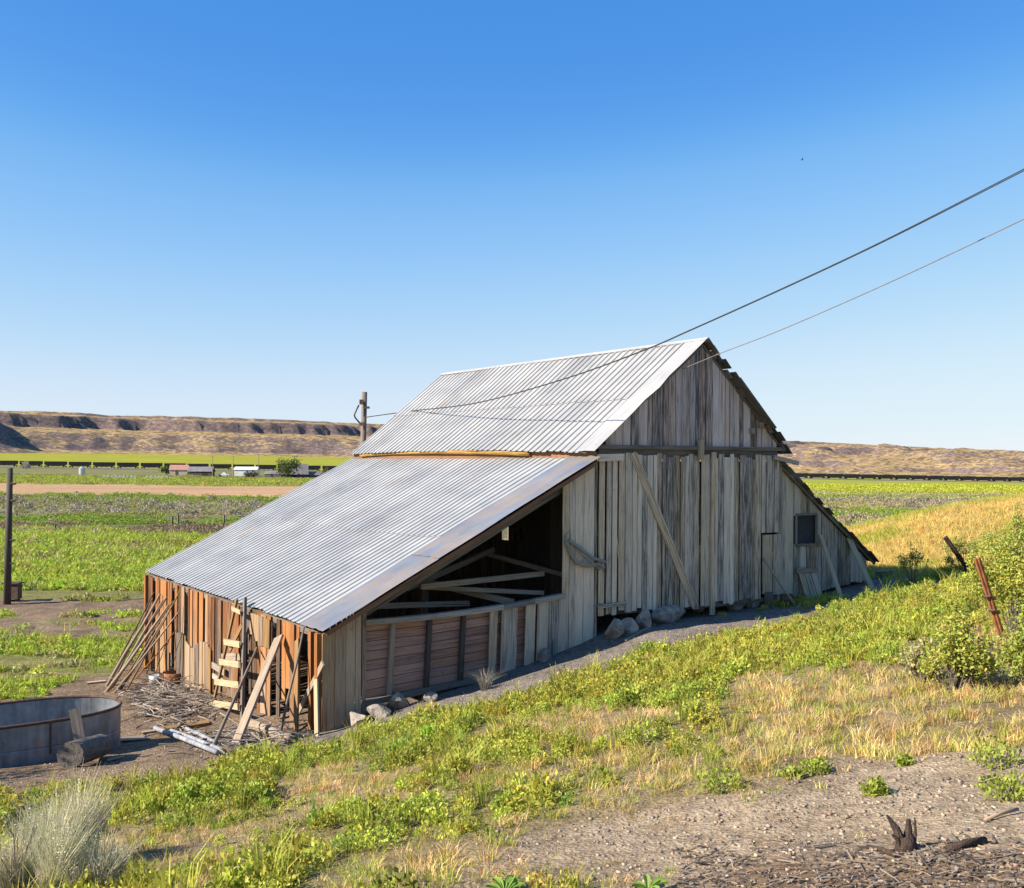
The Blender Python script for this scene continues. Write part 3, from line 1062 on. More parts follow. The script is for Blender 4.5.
def scatter_arrays(templates, pos, scale, cols, which=None):
    V, Fq, K = [], [], []
    off = 0
    if which is None:
        which = rng.integers(0, len(templates), len(pos))
    for ti, (tv, tf, tone) in enumerate(templates):
        idx = np.nonzero(which == ti)[0]
        if not len(idx): continue
        a = rng.random(len(idx)) * 2 * np.pi
        ca, sa = np.cos(a), np.sin(a)
        sc = scale[idx]
        sz = sc * (0.8 + 0.45 * rng.random(len(idx)))
        x = (tv[None, :, 0] * ca[:, None] - tv[None, :, 1] * sa[:, None]) * sc[:, None]
        y = (tv[None, :, 0] * sa[:, None] + tv[None, :, 1] * ca[:, None]) * sc[:, None]
        z = tv[None, :, 2] * sz[:, None]
        v = np.stack([x, y, z], -1) + pos[idx][:, None, :]
        c = cols[idx][:, None, :] * tone[None, :, None]
        f = tf[None] + (np.arange(len(idx)) * len(tv))[:, None, None] + off
        V.append(v.reshape(-1, 3)); Fq.append(f.reshape(-1, 4)); K.append(c.reshape(-1, 3))
        off += len(idx) * len(tv)
    return np.concatenate(V), np.concatenate(Fq), np.concatenate(K)


def stuff(name, templates, pos, scale, cols, mat):
    v, f, c = scatter_arrays(templates, pos, scale, cols)
    me = np_mesh(name, v, f, mat, c)
    return tag(link(name, me), kind='stuff')


def in_barn(a, b, m=0.12):
    return (a > -m) & (a < W1 + W2 + W3 + m) & (b > -m) & (b < LEN + m)


def sample(n, x0, x1, y0, y1):
    x = x0 + (x1 - x0) * rng.random(n)
    y = y0 + (y1 - y0) * rng.random(n)
    z = G(x, y)
    q = zones(x, y, z)
    ok = (q['px'] > -90) & (q['px'] < 1120) & (q['py'] < 980) & ~in_barn(q['a'], q['b'])
    return x[ok], y[ok], z[ok], {k: v[ok] for k, v in q.items()}


def vary(base, n, v=0.18, hue=0.1):
    k = (1 + v * rng.normal(size=n)).clip(.5, 1.6)[:, None]
    h = 1 + hue * rng.normal(size=(n, 3))
    return np.array(base)[None, :] * k * h.clip(.6, 1.5)


weeds = [leaf_template(120, .14, .17, .036, 100 + k, .7) for k in range(6)]
tufts = [blade_template(26, .095, .115, .0065, 200 + k, .9) for k in range(5)]
short = [blade_template(9, .09, .13, .016, 300 + k, .7) for k in range(5)]
lowleaf = [leaf_template(26, .14, .09, .055, 330 + k, .4) for k in range(4)]

# green weeds on the slope
x, y, z, q = sample(26000, -11, 15, 5.5, 31)
dens = np.maximum(q['green'], .55 * (q['hill'] < .5) * (q['b'] < -.35) * sstep(680, 740, q['px']) * sstep(.46, .56, q['n1']) * (q['a'] < 22))
k = rng.random(len(x)) < np.clip(dens * 0.78, 0, 1) * sstep(.12, .4, dens)
x, y, z, d, n3, n2 = x[k], y[k], z[k], dens[k], q['n3'][k], q['n2'][k]
base = vary((0.335, 0.37, 0.052), len(x), .26, .09)
yel = (sstep(.34, .56, n2) * (0.35 + .65 * rng.random(len(x))))[:, None]
base = base * (1 - yel) + vary((0.40, 0.37, 0.06), len(x)) * yel
stuff('hillside_weeds', weeds + [blade_template(26, .10, .24, .012, 150 + k_, .55) for k_ in range(2)], np.c_[x, y, z], (.32 + .85 * d * (0.45 + .9 * n3)) * (0.55 + .9 * rng.random(len(x)) ** 1.6), base, M['leaf'])

# dry grass on the slope and the bank
x, y, z, q = sample(34000, -11, 16, 5.2, 31)
dens = np.maximum(q['dry'], (0.24 + .26 * (q['n3'] > .5)) * q['hill'] * (1 - q['gravel']))
dens = np.maximum(dens, 0.10 * q['gravel'] * sstep(.5, .62, q['n1']))
k = rng.random(len(x)) < dens * 0.85
x, y, z, d, n2 = x[k], y[k], z[k], dens[k], q['n2'][k]
cols = vary((0.62, 0.44, 0.18), len(x), .25, .09)
gm = (rng.random(len(x)) < .38)[:, None]
cols = np.where(gm, vary((0.36, 0.36, 0.06), len(x)), cols)
stuff('dry_grass', tufts, np.c_[x, y, z], (.45 + .65 * d) * (0.6 + .6 * rng.random(len(x))), cols, M['straw'])

# bank beyond the shaded strip on the right
x, y, z, q = sample(40000, 7, 26, 24, 58)
k = rng.random(len(x)) < q['bank'] * (0.4 + 0.6 * q['n1'])
x, y, z, n2, n1 = x[k], y[k], z[k], q['n2'][k], q['n1'][k]
g = (sstep(.57, .68, n2) * .7)[:, None]
cols = vary((0.66, 0.49, 0.15), len(x), .18, .06) * (1 - g) + vary((0.38, 0.40, 0.05), len(x)) * g
stuff('bank_grass', tufts, np.c_[x, y, z], 1.0 + 1.0 * rng.random(len(x)), cols, M['straw'])

# fields on the left
x, y, z, q = sample(90000, -40, 4, 24, 88)
strp = fbm(x / 14 + y / 30, y / 1.5, 93, 3)
k = rng.random(len(x)) < q['field'] * (0.5 + .7 * q['n3']) * sstep(.36, .52, strp)
strp = strp[k]
x, y, z = x[k], y[k], z[k]
cols = vary((0.36, 0.43, 0.05), len(x), .15, .07)
dr = (rng.random(len(x)) < .10 + .5 * sstep(.52, .44, strp))[:, None]
cols = np.where(dr, vary((0.34, 0.30, 0.11), len(x)), cols)
stuff('field_grass', short + lowleaf, np.c_[x, y, z], (1.0 + 1.3 * rng.random(len(x))) * np.clip(y / 36, .8, 2.0), cols, M['leaf'])

# grey sagebrush further out in the valley
sage_t = [leaf_template(60, .7, .7, .22, 400 + k, .3) for k in range(4)]
x = -75 + 180 * rng.random(9000)
y = 66 + 110 * rng.random(9000)
z = G(x, y)
q = zones(x, y, z)
dens = sstep(104, 110, q['yy']) * (1 - sstep(146, 152, q['yy'])) * sstep(.42, .56, q['n1'] * .6 + q['n2'] * .4)
dens = np.where(x > 15, sstep(.5, .42, fbm(x / 60, y / 14, 55, 4)) * .8 * sstep(80, 100, y), dens)
dens = np.maximum(dens, 0.03)
vis = (q['px'] > -40) & (q['px'] < 1080)
k = (rng.random(len(x)) < dens * .55) & vis
x, y, z = x[k], y[k], z[k]
stuff('sagebrush', sage_t, np.c_[x, y, z], .45 + .7 * rng.random(len(x)), vary((0.27, 0.235, 0.17), len(x), .2, .06), M['straw'])

# coarse grass clumps that break up the far fields
low_t = [leaf_template(46, .7, .34, .17, 430 + k, .5) for k in range(4)]
y = 74 + 400 * rng.random(70000) ** 1.9
x = y * (-.55 + 1.1 * rng.random(70000))
k = (x < -.10 * y) | (x > .22 * y)
x, y = x[k], y[k]
z = G(x, y)
pxs, _ = project(x, y, z)
gcol = ground_colour(x, y, z)
k = (pxs > -30) & (pxs < 1060) & ((pxs < 340) | (pxs > 800)) & (gcol[:, 0] < .36) & (y < 470) & (fbm(x / 9, y / 5, 91, 3) > .46)
x, y, z, gcol = x[k], y[k], z[k], gcol[k]
stuff('valley_grass', low_t, np.c_[x, y, z], (.35 + .75 * rng.random(len(x))) * np.clip(y / 160, 1, 2), (gcol * np.array((1.45, 1.45, 1.1))) * vary((1, 1, 1), len(x), .13, .05), M['leaf'])

# gravel on the bare slope and in the yard
def stone_template(seed):
    r = np.random.default_rng(seed)
    v = np.array([(-1, -1, -1), (1, -1, -1), (1, 1, -1), (-1, 1, -1), (-1, -1, 1), (1, -1, 1), (1, 1, 1), (-1, 1, 1)], float)
    v = v * (0.55 + .45 * r.random((8, 3))) * np.array([1, .8, .6]) * .5
    f = np.array([(3, 2, 1, 0), (4, 5, 6, 7), (0, 1, 5, 4), (1, 2, 6, 5), (2, 3, 7, 6), (3, 0, 4, 7)])
    return v, f, np.ones(8)


M['stone'] = leaf_mat('loose_gravel', 0.0, 0.9)
stones = [stone_template(500 + k) for k in range(6)]
x, y, z, q = sample(260000, -9, 11, 5.2, 27)
strip = (q['b'] < 0) & (q['hill'] < .5) & (q['a'] > -1)
yard = (q['hill'] < .5) & (q['a'] < .2) & (y < 29)
dens = np.maximum(q['gravel'], .22 * strip + .12 * yard + .12 * q['hill'])
k = rng.random(len(x)) < dens * .6
x, y, z = x[k], y[k], z[k]
sz = .007 + .034 * rng.random(len(x)) ** 5
stuff('gravel', stones, np.c_[x, y, z + sz * .1], sz, vary((0.29, 0.22, 0.16), len(x), .35, .05), M['stone'])


def leaf_cloud(parts, seed, leaf, dens, tone):
    """leaves through several uneven lobes: parts = (x, y, z, rx, ry, rz)"""
    r = np.random.default_rng(seed)
    V, Fq, K = [], [], []
    off = 0
    for i, (cx, cy, cz, rx, ry, rz) in enumerate(parts):
        nl = int(dens * (rx * ry * rz) ** (2 / 3) / leaf ** 2)
        d = r.normal(size=(nl, 3))
        d /= np.linalg.norm(d, axis=1)[:, None]
        lump = 0.62 + 0.75 * vnoise(d[:, 0] * 3 + i * 5, d[:, 1] * 3 + d[:, 2] * 2.2, seed + i)
        c = d * (r.random(nl) ** .45 * lump)[:, None] * np.array([rx, ry, rz]) + np.array([cx, cy, cz])
        u = r.normal(size=(nl, 3)) + d * .6
        u /= np.linalg.norm(u, axis=1)[:, None]
        w = np.cross(u, r.normal(size=(nl, 3)))
        w /= np.linalg.norm(w, axis=1)[:, None]
        s = leaf * (.6 + .8 * r.random(nl))
        V.append(np.stack([c - u * s[:, None] * .5, c + w * s[:, None] * .33, c + u * s[:, None] * .6, c - w * s[:, None] * .33], 1).reshape(-1, 3))
        Fq.append(np.arange(nl * 4).reshape(-1, 4) + off)
        K.append(np.repeat(np.array(tone)[None] * (0.7 + .6 * r.random(nl))[:, None] * (1 + .1 * r.normal(size=(nl, 3))), 4, axis=0))
        off += nl * 4
    return np.concatenate(V), np.concatenate(Fq), np.concatenate(K).clip(0.005, .9)


def tree(name, loc, h, w, label, cat, tone, seed, leaf, group=None, dens=5.0, trunk_frac=.25, lobes=9, mat='leaf', stem_r=None):
    t = empty(name, loc, label, cat, group)
    r = random.Random(seed)
    mb = MB()
    tr = stem_r or h * .03
    mb.tube([(0, 0, -.1), (r.uniform(-.03, .03) * h, r.uniform(-.03, .03) * h, h * .3), (r.uniform(-.05, .05) * h, 0, h * .72)], tr, tr * .35, 8, .1)
    parts = []
    for i in range(lobes):
        a = i * 2.4 + r.random()
        zz = h * (trunk_frac + (1 - trunk_frac) * (.12 + .72 * r.random()))
        rad = w * .5 * r.uniform(.25, .72) * (1.15 - .55 * abs(zz / h - .5))
        x, y = math.cos(a) * rad, math.sin(a) * rad
        s = w * r.uniform(.2, .3)
        parts.append((x, y, zz, s, s, s * r.uniform(.7, 1.0)))
        mb.tube([(0, 0, max(h * trunk_frac * .6, zz * .45)), (x * .5, y * .5, zz * .8), (x, y, zz)], tr * .45, tr * .12, 6)
    mb.build('trunk', M['bark'], t)
    v, f, c = leaf_cloud(parts, seed, leaf, dens, tone)
    link('crown', np_mesh('crown', v, f, M[mat], c), t)
    return t


# trees of the farmstead
def far_tree(px, py, hpx, wpx, d, label, tone, seed, name='broadleaf_tree', cat='tree', tf=.18):
    p = at(px, py, d)
    z = gz(p[0], p[1])
    tree(name, (p[0], p[1], z), hpx * d / F_PX, wpx * d / F_PX, label, cat, tone, seed, .75, None, 9, tf, 12)


far_tree(287, 473, 22, 27, 480, 'large round olive green tree behind the collapsed grey shed', (.085, .105, .03), 1)
far_tree(166, 472, 9, 11, 540, 'dark green bush left of the red roofed house', (.05, .075, .02), 2, 'round_bush', 'bush', .05)
far_tree(185, 471, 10, 9, 545, 'dark green bush behind the red roofed house', (.055, .08, .02), 3, 'round_bush', 'bush', .05)
far_tree(326, 472, 11, 12, 470, 'olive bush near the edge of the barn roof', (.12, .115, .03), 4, 'round_bush', 'bush', .05)
far_tree(251, 476, 6, 15, 470, 'low brown scrub bush in front of the white shed', (.15, .115, .07), 5, 'scrub_bush', 'bush', .05)
far_tree(26, 463, 8, 10, 740, 'pale bare bush against the train at far left', (.36, .33, .27), 6, 'pale_bush', 'bush', .05)

# ------------------------------------------------------------------ THE BARN
barn = empty('barn', (A0[0], A0[1], 0), 'old grey plank barn with ribbed metal roof and sagging lean-to', 'barn', None, TH)
ZR0, ZR1 = 1.90, 5.11             # lean-to roof, low and high edge
AE, ZE, AR, ZRG, AE2, ZE2 = 6.28, 5.34, 9.45, 7.91, 12.19, 5.38
AR0, AR1, ZQ0, ZQ1 = 12.05, 15.51, 5.06, 2.52


def lroof(a): return ZR0 + (ZR1 - ZR0) * a / W1
def rroof(a): return ZQ0 + (ZQ1 - ZQ0) * (a - AR0) / (AR1 - AR0)
def groof(a): return ZE + (ZRG - ZE) * (a - AE) / (AR - AE) if a < AR else ZRG + (ZE2 - ZRG) * (a - AR) / (AE2 - AR)


def gl(a, b):
    w = barn_w(a, b, 0)
    return gz(w[0], w[1])


def planks_x(mb, a0, a1, b, zb, zt, w=0.17, th=0.025, jb=0.04, jt=0.03, gap=0.012, miss=0.0, out=0.012, holes=(), lean=0.006):
    """vertical planks along the front direction; zb / zt are functions of a"""
    a = a0
    while a < a1 - 0.02:
        ww = min(w * rnd.uniform(.62, 1.4), a1 - a)
        if a1 - a - ww < 0.06: ww = a1 - a
        g = rnd.uniform(0.2, 1.3) * gap
        if rnd.random() >= miss:
            s0, s1 = a + g / 2, a + ww - g / 2
            db, dt = rnd.uniform(-jb, jb), rnd.uniform(-jt, 0)
            o = b + rnd.uniform(-out, out)
            sk = rnd.uniform(-lean, lean)
            spans = [(zb((s0 + s1) / 2) + db, None)]
            cut = [(h[2], h[3]) for h in holes if s1 > h[0] + .01 and s0 < h[1] - .01]
            segs = []
            if cut:
                segs = [('b', cut[0][0]), (cut[0][1], 't')]
            else:
                segs = [('b', 't')]
            for lo, hi in segs:
                z0 = (zb(s0) + db, zb(s1) + db) if lo == 'b' else (lo, lo)
                z1 = (zt(s0) + dt, zt(s1) + dt) if hi == 't' else (hi, hi)
                if min(z1) - max(z0) < .05: continue
                c = [(s0, o, z0[0]), (s1, o, z0[1]), (s1, o + th, z0[1]), (s0, o + th, z0[0]),
                     (s0 + sk, o, z1[0]), (s1 + sk, o, z1[1]), (s1 + sk, o + th, z1[1]), (s0 + sk, o + th, z1[0])]
                mb.hexa(c, s1 - s0, z1[0] - z0[0], th)
        a += ww


def planks_y(mb, b0, b1, a, zb, zt, w=0.19, th=0.025, jb=0.06, jt=0.02, gap=0.015, miss=0.0, out=0.015, gaps=(), short=0.0):
    b = b0
    while b < b1 - 0.02:
        ww = min(w * rnd.uniform(.6, 1.4), b1 - b)
        g = rnd.uniform(0.3, 1.4) * gap
        s0, s1 = b + g / 2, b + ww - g / 2
        mid = (s0 + s1) / 2
        if rnd.random() >= miss and not any(x0 < mid < x1 for x0, x1 in gaps):
            db = rnd.uniform(-jb, jb)
            if rnd.random() < short: db += rnd.uniform(.25, .8)
            dt = rnd.uniform(-jt, 0)
            o = a + rnd.uniform(-out, out)
            sk = rnd.uniform(-.02, .02)
            c = [(o, s0, zb(s0) + db), (o, s1, zb(s1) + db + rnd.uniform(-.05, .05)), (o + th, s1, zb(s1) + db), (o + th, s0, zb(s0) + db),
                 (o, s0 + sk, zt(s0) + dt), (o, s1 + sk, zt(s1) + dt), (o + th, s1 + sk, zt(s1) + dt), (o + th, s0 + sk, zt(s0) + dt)]
            mb.hexa(c, s1 - s0, zt(s0) - zb(s0), th)
        b += ww


# --- gable and its lintel
mb = MB()
planks_x(mb, 6.36, 12.08, -0.06, lambda a: 5.40, lambda a: groof(a) - .05, w=.165, jb=.015, jt=.02, gap=.018, out=.018)
mb.build('gable_wall', M['gable'], barn)
mb = MB()
mb.board((6.30, -.10, 5.385), (12.1, -.10, 5.40), .09, .10, (0, 0, 1))
mb.board((6.45, -.01, 5.24), (12.0, -.01, 5.24), .22, .05, (0, 0, 1))  # dark board widened to stand in for the shaded gap over the doors
mb.build('lintel', M['beam'], barn)
mb = MB()
mb.board((AE - .02, -.02, ZE), (AR, -.02, ZRG - .12), .13, .05, (0, 1, 0))
mb.board((AE2, -.02, ZE2 - .05), (AR, -.02, ZRG - .12), .13, .05, (0, 1, 0))
mb.build('rafter', M['beam'], barn)

# --- the two sliding doors
a_mid = barn_l(on_front(697, 530))[0]
d1 = MB()
planks_x(d1, 6.95, a_mid, -0.09, lambda a: 1.80 - .035 * (a - 6.4), lambda a: 5.27, w=.17, jb=.05, jt=.10, gap=.022, out=.02)
door1 = d1.build('sliding_door', M['grey'], barn)
pt_, pb_ = barn_l(on_front(633, 453, -.13)), barn_l(on_front(695, 606, -.13))
mb = MB()
mb.board((pt_[0], -.115, pt_[2]), (pb_[0], -.115, pb_[2]), .17, .03, (1, 0, 0))
mb.board((pt_[0] + .085, -.142, pt_[2]), (pb_[0] + .085, -.142, pb_[2]), .035, .022, (1, 0, 0))
mb.build('brace', M['grey'], door1)
d2 = MB()
a_h0, a_h1 = 11.38, 12.03
planks_x(d2, a_mid + .02, 11.98, -0.11, lambda a: 1.72 + .02 * (a - 9.2), lambda a: 5.27, w=.155, jb=.06, jt=.13, gap=.024, out=.022, holes=((a_h0, a_h1, -9, 3.36),))
door2 = d2.build('sliding_door', M['grey'], barn)
mb = MB()
pq = barn_l(on_front(708, 530))
mb.board((pq[0], -.16, 1.50), (pq[0] + .02, -.16, 5.30), .13, .05, (1, 0, 0))
mb.build('stile', M['grey'], door2)
mb = MB()
planks_x(mb, a_h0 + .03, a_h1, -0.135, lambda a: 1.86, lambda a: 3.33, w=.3, jb=.05, jt=.02, gap=.02)
hatch = mb.build('hatch', M['lean'], barn)
tag(hatch, 'small two board hatch at the foot of the right hand door')
# loose jamb planks beside the left door with daylight gaps
mb = MB()
for (a_, w_, z0_, z1_) in ((6.50, .15, 1.7, 5.15), (6.70, .12, 1.72, 5.2), (6.86, .13, 1.68, 5.2)):
    mb.board((a_, -.07, z0_), (a_ + .01, -.07, z1_), w_, .025, (1, 0, 0), .02)
mb.board((6.36, -.13, 5.14), (7.05, -.13, 5.16), .16, .04, (0, 0, 1))
mb.board((6.36, -.13, 1.92), (7.15, -.13, 1.93), .09, .05, (0, 0, 1))
mb.build('jamb_boards', M['grey'], barn)
mb = MB()
pp = barn_l(on_front(696, 443))
mb.board((pp[0], -.17, 5.12), (pp[0], -.17, 5.58), .13, .08, (1, 0, 0))
mb.build('track_bracket', M['pale'], barn)
mb = MB()                                                  # sill timbers under the doors
mb.board((9.4, .02, 1.70), (12.0, .02, 1.74), .10, .14, (0, 0, 1))
mb.board((6.5, .10, 1.74), (9.3, .10, 1.70), .10, .14, (0, 0, 1))
mb.build('sill', M['beam'], barn)

# --- front planks left of the door and the lean-to front
mb = MB()
planks_x(mb, 5.48, 6.42, -.03, lambda a: gl(a, -.05) - .05, lambda a: lroof(a) - .07, w=.22, jb=.02, jt=.02, gap=.022, out=.018)
mb.build('front_wall', M['grey'], barn)
mb = MB()
planks_x(mb, 0.0, .9, -.03, lambda a: gl(a, -.05) - .12, lambda a: lroof(a) - .08, w=.2, jb=.02, jt=.02, gap=.016, out=.016)
mb.build('corner_boards', M['corner'], barn)
RZ0, RZ1, SZ0, SZ1 = 1.96, 2.18, .46, .80


def railz(a): return RZ0 + (RZ1 - RZ0) * (a - .88) / 4.6 - .07 * math.sin(math.pi * np.clip((a - .88) / 4.6, 0, 1))
def sillz(a): return SZ0 + (SZ1 - SZ0) * (a - .88) / 4.6


mb = MB()
z = .0
for i in range(8):
    h0, h1 = i / 8, (i + 1) / 8
    for (x0, x1) in ((.9, 2.26), (2.26, 4.0), (4.0, 5.46)):
        zz = [sillz(x0) + (railz(x0) - sillz(x0)) * h for h in (h0, h1)]
        zz1 = [sillz(x1) + (railz(x1) - sillz(x1)) * h for h in (h0, h1)]
        x1_ = x1 - .01
        o = .07 + rnd.uniform(-.008, .008)
        c = [(x0, o, zz[0] + .006), (x0, o + .025, zz[0] + .006), (x0, o + .025, zz[1] - .006), (x0, o, zz[1] - .006),
             (x1_, o, zz1[0] + .006), (x1_, o + .025, zz1[0] + .006), (x1_, o + .025, zz1[1] - .006), (x1_, o, zz1[1] - .006)]
        # face order so that the wide side carries the board width
        mb.hexa([c[0], c[3], c[2], c[1], c[4], c[7], c[6], c[5]], .18, x1_ - x0, .025)
mb.build('half_wall', M['red'], barn)
mb = MB()
for k in range(6):
    x0, x1 = .86 + k * .775, .86 + (k + 1) * .775
    mb.board((x0, -.03, railz(x0) + .01), (x1 + .004, -.03, railz(x1) + .01), .10, .16, (0, 0, 1))
mb.build('top_rail', M['pole'], barn)
mb = MB()
mb.board((.86, -.01, sillz(.86) - .02), (3.5, -.01, sillz(3.5) - .02), .11, .14, (0, 0, 1))
mb.build('sill', M['beam'], barn)
for px, mk in ((390, 'pole'), (427, 'dark'), (461, 'dark')):
    a_ = barn_l(on_front(px, 650))[0]
    mb = MB()
    mb.board((a_ - .02, -.005, sillz(a_)), (a_ + .05, -.005, railz(a_) - .05), .09, .09, (1, 0, 0))
    mb.build('stud', M[mk], barn)
mb = MB()
for px0, px1, dz in ((487, 495, 0), (499, 515, .02), (523, 533, 0), (535, 546, .03), (546, 556, 0), (556, 566, .02)):
    x0, x1 = barn_l(on_front(px0, 630))[0], barn_l(on_front(px1, 630))[0]
    mid = (x0 + x1) / 2
    mb.board((mid, -.05 + rnd.uniform(-.01, .01), gl(mid, -.1) - .03), (mid + .03, -.05, railz(mid) + .0), x1 - x0 - .015, .025, (1, 0, 0), .02)
mb.build('loose_planks', M['lean'], barn)

# --- right lean-to front
pw0, pw1 = barn_l(on_front(796, 515.8)), barn_l(on_front(815.3, 543))
wa0, wa1, wz1, wz0 = pw0[0], pw1[0], pw0[2], pw1[2]
mb = MB()
planks_x(mb, 12.0, 15.42, .0, lambda a: min(gl(a, -.05) + .08, 1.95), lambda a: rroof(a) - .06, w=.17, jb=.03, jt=.02, gap=.014, out=.016, holes=((wa0, wa1, wz0, wz1),))
mb.build('side_shed_wall', M['lean'], barn)
fr = MB()
fr.board((wa0 - .03, -.035, wz0 - .03), (wa1 + .03, -.035, wz0 - .03), .06, .06, (0, 0, 1))
fr.board((wa0 - .03, -.03, wz1 + .03), (wa1 + .03, -.03, wz1 + .03), .05, .04, (0, 0, 1))
fr.board((wa0 - .025, -.03, wz0), (wa0 - .025, -.03, wz1), .05, .04, (1, 0, 0))
fr.board((wa1 + .025, -.03, wz0), (wa1 + .025, -.03, wz1), .05, .04, (1, 0, 0))
win = fr.build('window', M['beam'], barn)
mb = MB()
box(mb, wa0 - .01, wa1 + .01, .045, .055, wz0 - .02, wz1 + .02)  # matte dark sheet in place of the unlit opening
mb.build('dark_fill', M['unlitdark'], win)
mb = MB()
mb.board((12.02, -.05, 1.8), (12.06, -.05, 5.2), .13, .06, (1, 0, 0))
mb.build('corner_post', M['pole'], barn)

# --- left side wall, stained by the weather
def sgl(b): return gl(-.08, b)


mb = MB()
planks_y(mb, 1.02, LEN - .1, -.02, lambda b: sgl(b) + .02, lambda b: ZR0 - .06, w=.26, jb=.1, jt=.03, gap=.035, miss=.04, out=.03,
         gaps=((2.28, 2.5), (3.95, 4.22), (6.95, 7.12), (9.45, 9.62)), short=.22)
mb.build('side_wall', M['side'], barn)
mb = MB()                                                     # second skin of lower patching boards
planks_y(mb, 6.3, 9.2, -.07, lambda b: sgl(b) - .02, lambda b: .62 + .12 * math.sin(b * 3), w=.3, jb=.03, jt=.1, gap=.03)
mb.build('patch_boards', M['brown'], barn)
mb = MB()
planks_y(mb, 2.5, 4.0, -.06, lambda b: 1.25, lambda b: ZR0 - .1, w=.3, jb=.08, jt=.03, gap=.01)
mb.build('patch_boards', M['brown'], barn)
for b_, mk, w_ in ((.06, 'side', .13), (.36, 'side', .13), (4.12, 'dark', .12), (LEN - .12, 'side', .14)):
    mb = MB()
    mb.board((-.03, b_, sgl(b_) - .1), (-.03, b_ + .02, ZR0 - .08), w_, .10, (0, 1, 0))
    mb.build('wall_post', M[mk], barn)
mb = MB()
mb.board((.06, .2, ZR0 - .12), (.06, LEN, ZR0 - .12), .12, .1, (0, 0, 1))
mb.build('wall_plate', M['beam'], barn)
mb = MB()
mb.board((-.07, 4.25, .75), (-.07, 5.5, .55), .16, .03, (0, 0, 1))
mb.board((-.10, 5.2, .25), (-.10, 6.1, .28), .14, .03, (0, 0, 1))
mb.board((-.10, 5.15, .02), (-.10, 6.05, .04), .12, .03, (0, 0, 1))
mb.build('nailed_slats', M['pole'], barn)

# --- rear, right and inner walls
ray_w = barn_l(on_plane(511.5, 534, barn_w(W1, 0, 0), np.array([E1[0], E1[1], 0])))   # little opening in the inner wall
hb0, hb1, hz0, hz1 = ray_w[1] - .42, ray_w[1] + .42, ray_w[2] - .17, ray_w[2] + .17
rw = barn_l(on_plane(511.5, 534, barn_w(0, LEN, 0), np.array([E2[0], E2[1], 0])))
rear_open = (rw[0] - .75, rw[0] + .75, rw[2] - .8, rw[2] + .8)
mb = MB()
planks_x(mb, 0, W1, LEN, lambda a: gl(a, LEN) - .1, lambda a: lroof(a) - .06, w=.2, gap=.035)
planks_x(mb, W1, 12.1, LEN, lambda a: gl(a, LEN) - .1, lambda a: groof(a) - .06, w=.2, gap=.04, holes=(rear_open,))
planks_x(mb, 12.1, 15.45, LEN, lambda a: gl(a, LEN) - .1, lambda a: rroof(a) - .06, w=.2, gap=.01)
mb.build('rear_wall', M['grey'], barn)
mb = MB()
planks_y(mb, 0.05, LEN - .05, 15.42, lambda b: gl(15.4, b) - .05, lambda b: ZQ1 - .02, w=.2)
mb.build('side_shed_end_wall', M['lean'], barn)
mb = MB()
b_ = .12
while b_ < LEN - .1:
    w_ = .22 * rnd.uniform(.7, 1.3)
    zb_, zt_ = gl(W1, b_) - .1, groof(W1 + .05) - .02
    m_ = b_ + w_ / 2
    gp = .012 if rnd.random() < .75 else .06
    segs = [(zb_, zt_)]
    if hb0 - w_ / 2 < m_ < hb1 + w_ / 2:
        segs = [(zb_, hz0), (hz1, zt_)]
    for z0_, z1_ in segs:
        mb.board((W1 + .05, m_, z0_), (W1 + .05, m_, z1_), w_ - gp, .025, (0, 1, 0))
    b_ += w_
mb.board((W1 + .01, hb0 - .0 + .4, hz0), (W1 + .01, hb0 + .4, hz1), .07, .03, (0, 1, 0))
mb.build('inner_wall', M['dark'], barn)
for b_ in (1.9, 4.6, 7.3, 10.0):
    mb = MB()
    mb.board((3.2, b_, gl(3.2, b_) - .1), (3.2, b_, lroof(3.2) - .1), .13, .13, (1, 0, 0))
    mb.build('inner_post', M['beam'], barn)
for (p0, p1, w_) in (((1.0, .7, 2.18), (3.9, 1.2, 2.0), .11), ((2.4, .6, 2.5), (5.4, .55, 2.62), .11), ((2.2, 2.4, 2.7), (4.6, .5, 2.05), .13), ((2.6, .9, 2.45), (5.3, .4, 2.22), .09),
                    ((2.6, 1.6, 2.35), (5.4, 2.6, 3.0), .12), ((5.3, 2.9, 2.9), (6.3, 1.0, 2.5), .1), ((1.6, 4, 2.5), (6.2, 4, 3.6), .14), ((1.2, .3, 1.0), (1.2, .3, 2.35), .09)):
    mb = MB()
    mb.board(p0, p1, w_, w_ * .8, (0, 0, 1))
    mb.build('inner_beam', M['pole'], barn)


